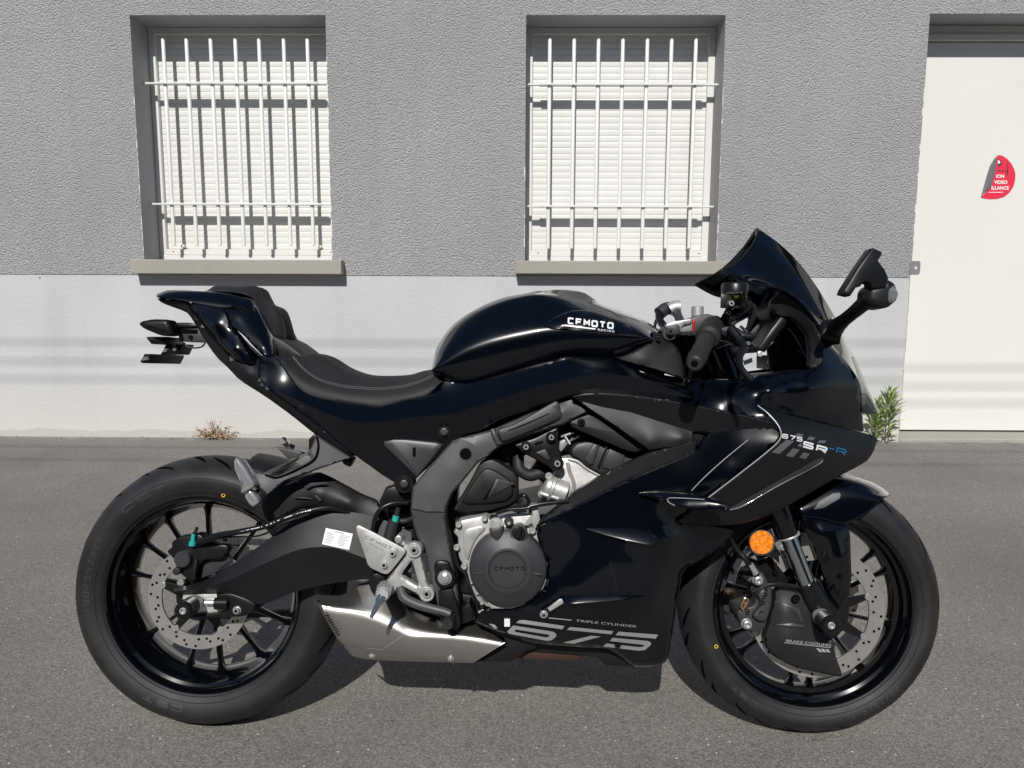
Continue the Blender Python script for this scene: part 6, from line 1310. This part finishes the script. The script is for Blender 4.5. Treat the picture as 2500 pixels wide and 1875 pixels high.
for k in range(14):
    an=2*math.pi*k/14; o_=(u*math.cos(an)+v*math.sin(an))*.0152; tube_pts(mb,[a+o_+d*.08,b+o_*.9-d*.05],.0018,5,2,0,False)
pg=mb.build('rider_footpeg',M['silver'],bike,35)
mb=MB(); c=L(*CP('C',[(330,1455)],.270)[0]); e2=L(*CP('C',[(395,1320)],.262)[0]); d2=(c-e2); lathe_ax(mb,b+(e2-b)*.1,c,[(0,.009),(.012,.0085),(.02,.0058),((c-b).length*.93,.0042),((c-b).length*.94,.0001)],14,0); mb.build('feeler_bolt',mat('blue_steel',(.30,.38,.46),.25,.9),pg,35)
# brake pedal
bp_=MB(); tube_pts(bp_,[L(*p) for p in CP('C',[(560,1215,.160),(590,1290,.172),(680,1340,.176),(800,1375,.178),(900,1400,.180),(950,1420,.182)])],[.010,.0105,.010,.009,.0085],12,30); pd=bp_.build('brake_pedal',M['frame'],bike,50)
mb=MB(); disc_at(mb,*one('C',940,1460),.175,[(-.01,.013),(.03,.012),(.034,.010),(.034,.0045),(.030,.004),(.030,0)],20); mb.build('pedal_tip',M['rubber'],pd,35)
plate(pd,'pedal_arm',CP('C',[(600,1300),(700,1340),(860,1390),(960,1410),(950,1500),(920,1510),(870,1470),(860,1430),(720,1390),(620,1340)],.165),.012,M['satin'],.003)
# rear master cylinder
ms=MB(); tube_pts(ms,[L(*p) for p in CP('C',[(470,850,.15),(490,770,.15),(515,700,.15)])],.0125,14,8,0); tube_pts(ms,[L(*p) for p in CP('C',[(517,710,.15),(530,660,.15)])],.0075,10,3,1,False); tube_pts(ms,[L(*p) for p in CP('C',[(530,665,.15),(545,600,.15)])],.0055,8,3,0,False)
ms.build('rear_master_cylinder',[M['rubber'],M['teal']],bike,40)
tube(bike,'rear_brake_line',CP('C',[(350,790,.15),(365,690,.155),(410,610,.155),(500,565,.15),(620,560,.14)]),.0055,M['satin'],10,30)
tube(bike,'rear_brake_line',CP('C',[(560,700,.15),(600,700,.15),(660,680,.14)]),.006,M['rubber'],10,12)
plate(bike,'linkage_cover',CP('C',[(380,760),(460,720),(560,740),(660,760),(700,860),(620,880),(540,800),(440,830)],.12),.05,M['satin'],.005)
plate(bike,'bracket_base',CP('C',[(310,1180),(340,1110),(400,1100),(450,1130),(420,1200),(360,1290),(330,1240)],.15),.03,M['satin'],.004,ch=1)
plate(bike,'side_stand_mount',CP('C',[(1030,1370),(1090,1330),(1130,1400),(1110,1480),(1040,1500)],.14),.05,M['satin'],.005)
mb=MB(); 
for q in((1385,1465),(1385,1495)): mb.box(L(*CP('C',[q],.170)[0]),(.006,.006,.004),0)
mb.build('drain_clip',M['white'],bike,None)
plate(bike,'exhaust_bracket',CP('C',[(1160,1400),(1200,1385),(1310,1530),(1290,1535),(1180,1440)],.165),.004,M['silver'],.001)
# ---------------------------------------------------------------- passenger footpeg bracket
pb,_=panel(bike,'passenger_peg_bracket',[dict(o=CP('K',[(200,500,.168),(450,588,.160),(470,572,.160),(760,440,.156),(1050,300,.152),(1110,235,.150),(1172,62,.146),(1230,110,.148),(1640,372,.152),(1560,405,.152),(1430,450,.153),(1250,515,.155),(1000,600,.157),(800,668,.160),(735,697,.162),(620,790,.164),(512,888,.166),(440,800,.168),(330,745,.170)]),h=[T('K',[(560,600),(800,470),(1000,358),(1070,340),(1097,365),(1085,410),(960,470),(690,605),(620,628),(570,622)],0)],ch=1,roll=1.0)],M['frame'],t=.012,r=.004,g=6,inset=3)
tube(pb,'bracket_groove',CP('K',[(1178,85,.151),(1200,200,.153),(1175,340,.156),(1110,425,.157),(900,535,.160),(690,630,.162),(600,640,.163),(480,598,.163)]),.0022,M['dark'],6,40)
plate(pb,'bracket_back',CP('K',[(665,570),(900,450),(960,470),(700,590)],.142),.004,M['panelgrey'],.001)
plate(pb,'bracket_cap',CP('B',[(1430,1335),(1475,1290),(1500,1310),(1500,1330),(1460,1420),(1430,1420)],.13),.02,M['satin'],.004)
pp=plate(pb,'passenger_footpeg',CP('K',[(82,370),(50,430),(52,520),(100,640),(150,750),(142,845),(172,868),(215,832),(325,772),(332,720),(262,600),(200,495),(130,400)],.196),.03,M['chrome'],.007,ch=1,seg=4)
mb=MB()
for k in range(17):
    f=k/16; x=118+(330-118)*f; y=400+(745-400)*f; tube_pts(mb,[L(*CP('K',[(x-6,y+4)],.192)[0]),L(*CP('K',[(x+16,y-6)],.186)[0])],.0020,5,2,0,False)
mb.build('peg_rubber',M['rubber'],pp,40)
pk=plate(pb,'peg_knuckle',CP('K',[(205,840),(285,800),(395,950),(392,990),(305,1050),(255,1000),(195,905)],.184),.03,M['chrome'],.006,ch=1,seg=3)
plate(pb,'peg_pin',CP('A',[(1490,460),(1560,440),(1600,500),(1550,540),(1520,520)],.165),.02,M['satin'],.003)
# far side passenger peg, seen past the bracket
fp2=plate(bike,'passenger_peg_bracket',CP('A',[(1655,130),(1830,165),(1900,180),(1750,230)],-.15),.012,M['frame'],.003); tube(fp2,'passenger_footpeg',CP('A',[(1710,80,-.17),(1740,110,-.19),(1790,135,-.2)]),.010,M['chrome'],10,8)
tube(bike,'rear_shock_body',CP('C',[(420,560,0),(600,640,0),(760,760,0)]),.04,M['satin'],14,8)
plate(bike,'subframe_bracket',CP('B',[(1660,1460),(1780,1485),(1745,1550),(1700,1530)],.12),.03,M['satin'],.004)
# ---------------------------------------------------------------- plate holder + indicators
ph=plate(bike,'tail_tidy',CP('B',[(380,436),(560,448),(610,490),(668,588),(430,578),(420,500)],.035),.07,M['panelgrey'],.004)
plate(ph,'cover',CP('B',[(375,434),(560,446),(590,470),(430,472),(400,470)],.042),.084,M['satin'],.002); plate(ph,'label',CP('B',[(442,484),(578,488),(578,522),(442,518)],.0358),.001,M['dark'],.0002); bolt(ph,*one('B',524,546),.036,.005,BBLK,washer=False)
tube(ph,'cable',CP('B',[(468,590,.03),(500,622,.032),(560,630,.032),(610,620,.032),(635,592,.03)]),.0022,M['rubber'],6,20)
for s in(1,-1):
    mk=MB(); plate(bike,'x',CP('B',[(114,450),(122,425),(210,406),(335,408),(352,425),(392,530),(330,536),(280,535),(150,482)],.085),.04,None,.010,ch=1,mb=mk,seg=3); mk.v=[Vector((v.x,v.y*s,v.z)) for v in mk.v]; mk.build('rear_turn_signal',M['satin'],ph,50)
plate(ph,'plate_light',CP('B',[(175,550),(190,543),(330,543),(330,600),(215,600)],.05),.09,M['satin'],.003)
plate(ph,'plate_arm',CP('B',[(330,600),(462,600),(425,680),(288,680)],.03),.06,M['satin'],.003)
for q in((330,650),(400,605),(405,640)): bolt(ph,*one('B',*q),.031,.0045,BOLT,washer=False)
pl=plate(ph,'number_plate_holder',CP('B',[(165,676),(212,676),(205,700),(180,748),(146,748),(132,735)],.085),.17,M['satin'],.002)
for q in((165,715),(185,712)): bolt(pl,*one('B',*q),.0855,.004,BOLT,washer=False)
tl=plate(bike,'tail_light',CP('B',[(262,238),(300,236),(305,246),(266,248)],.068),.14,mat('tail_lens',(.35,.3,.3),.1,0,1),.001)
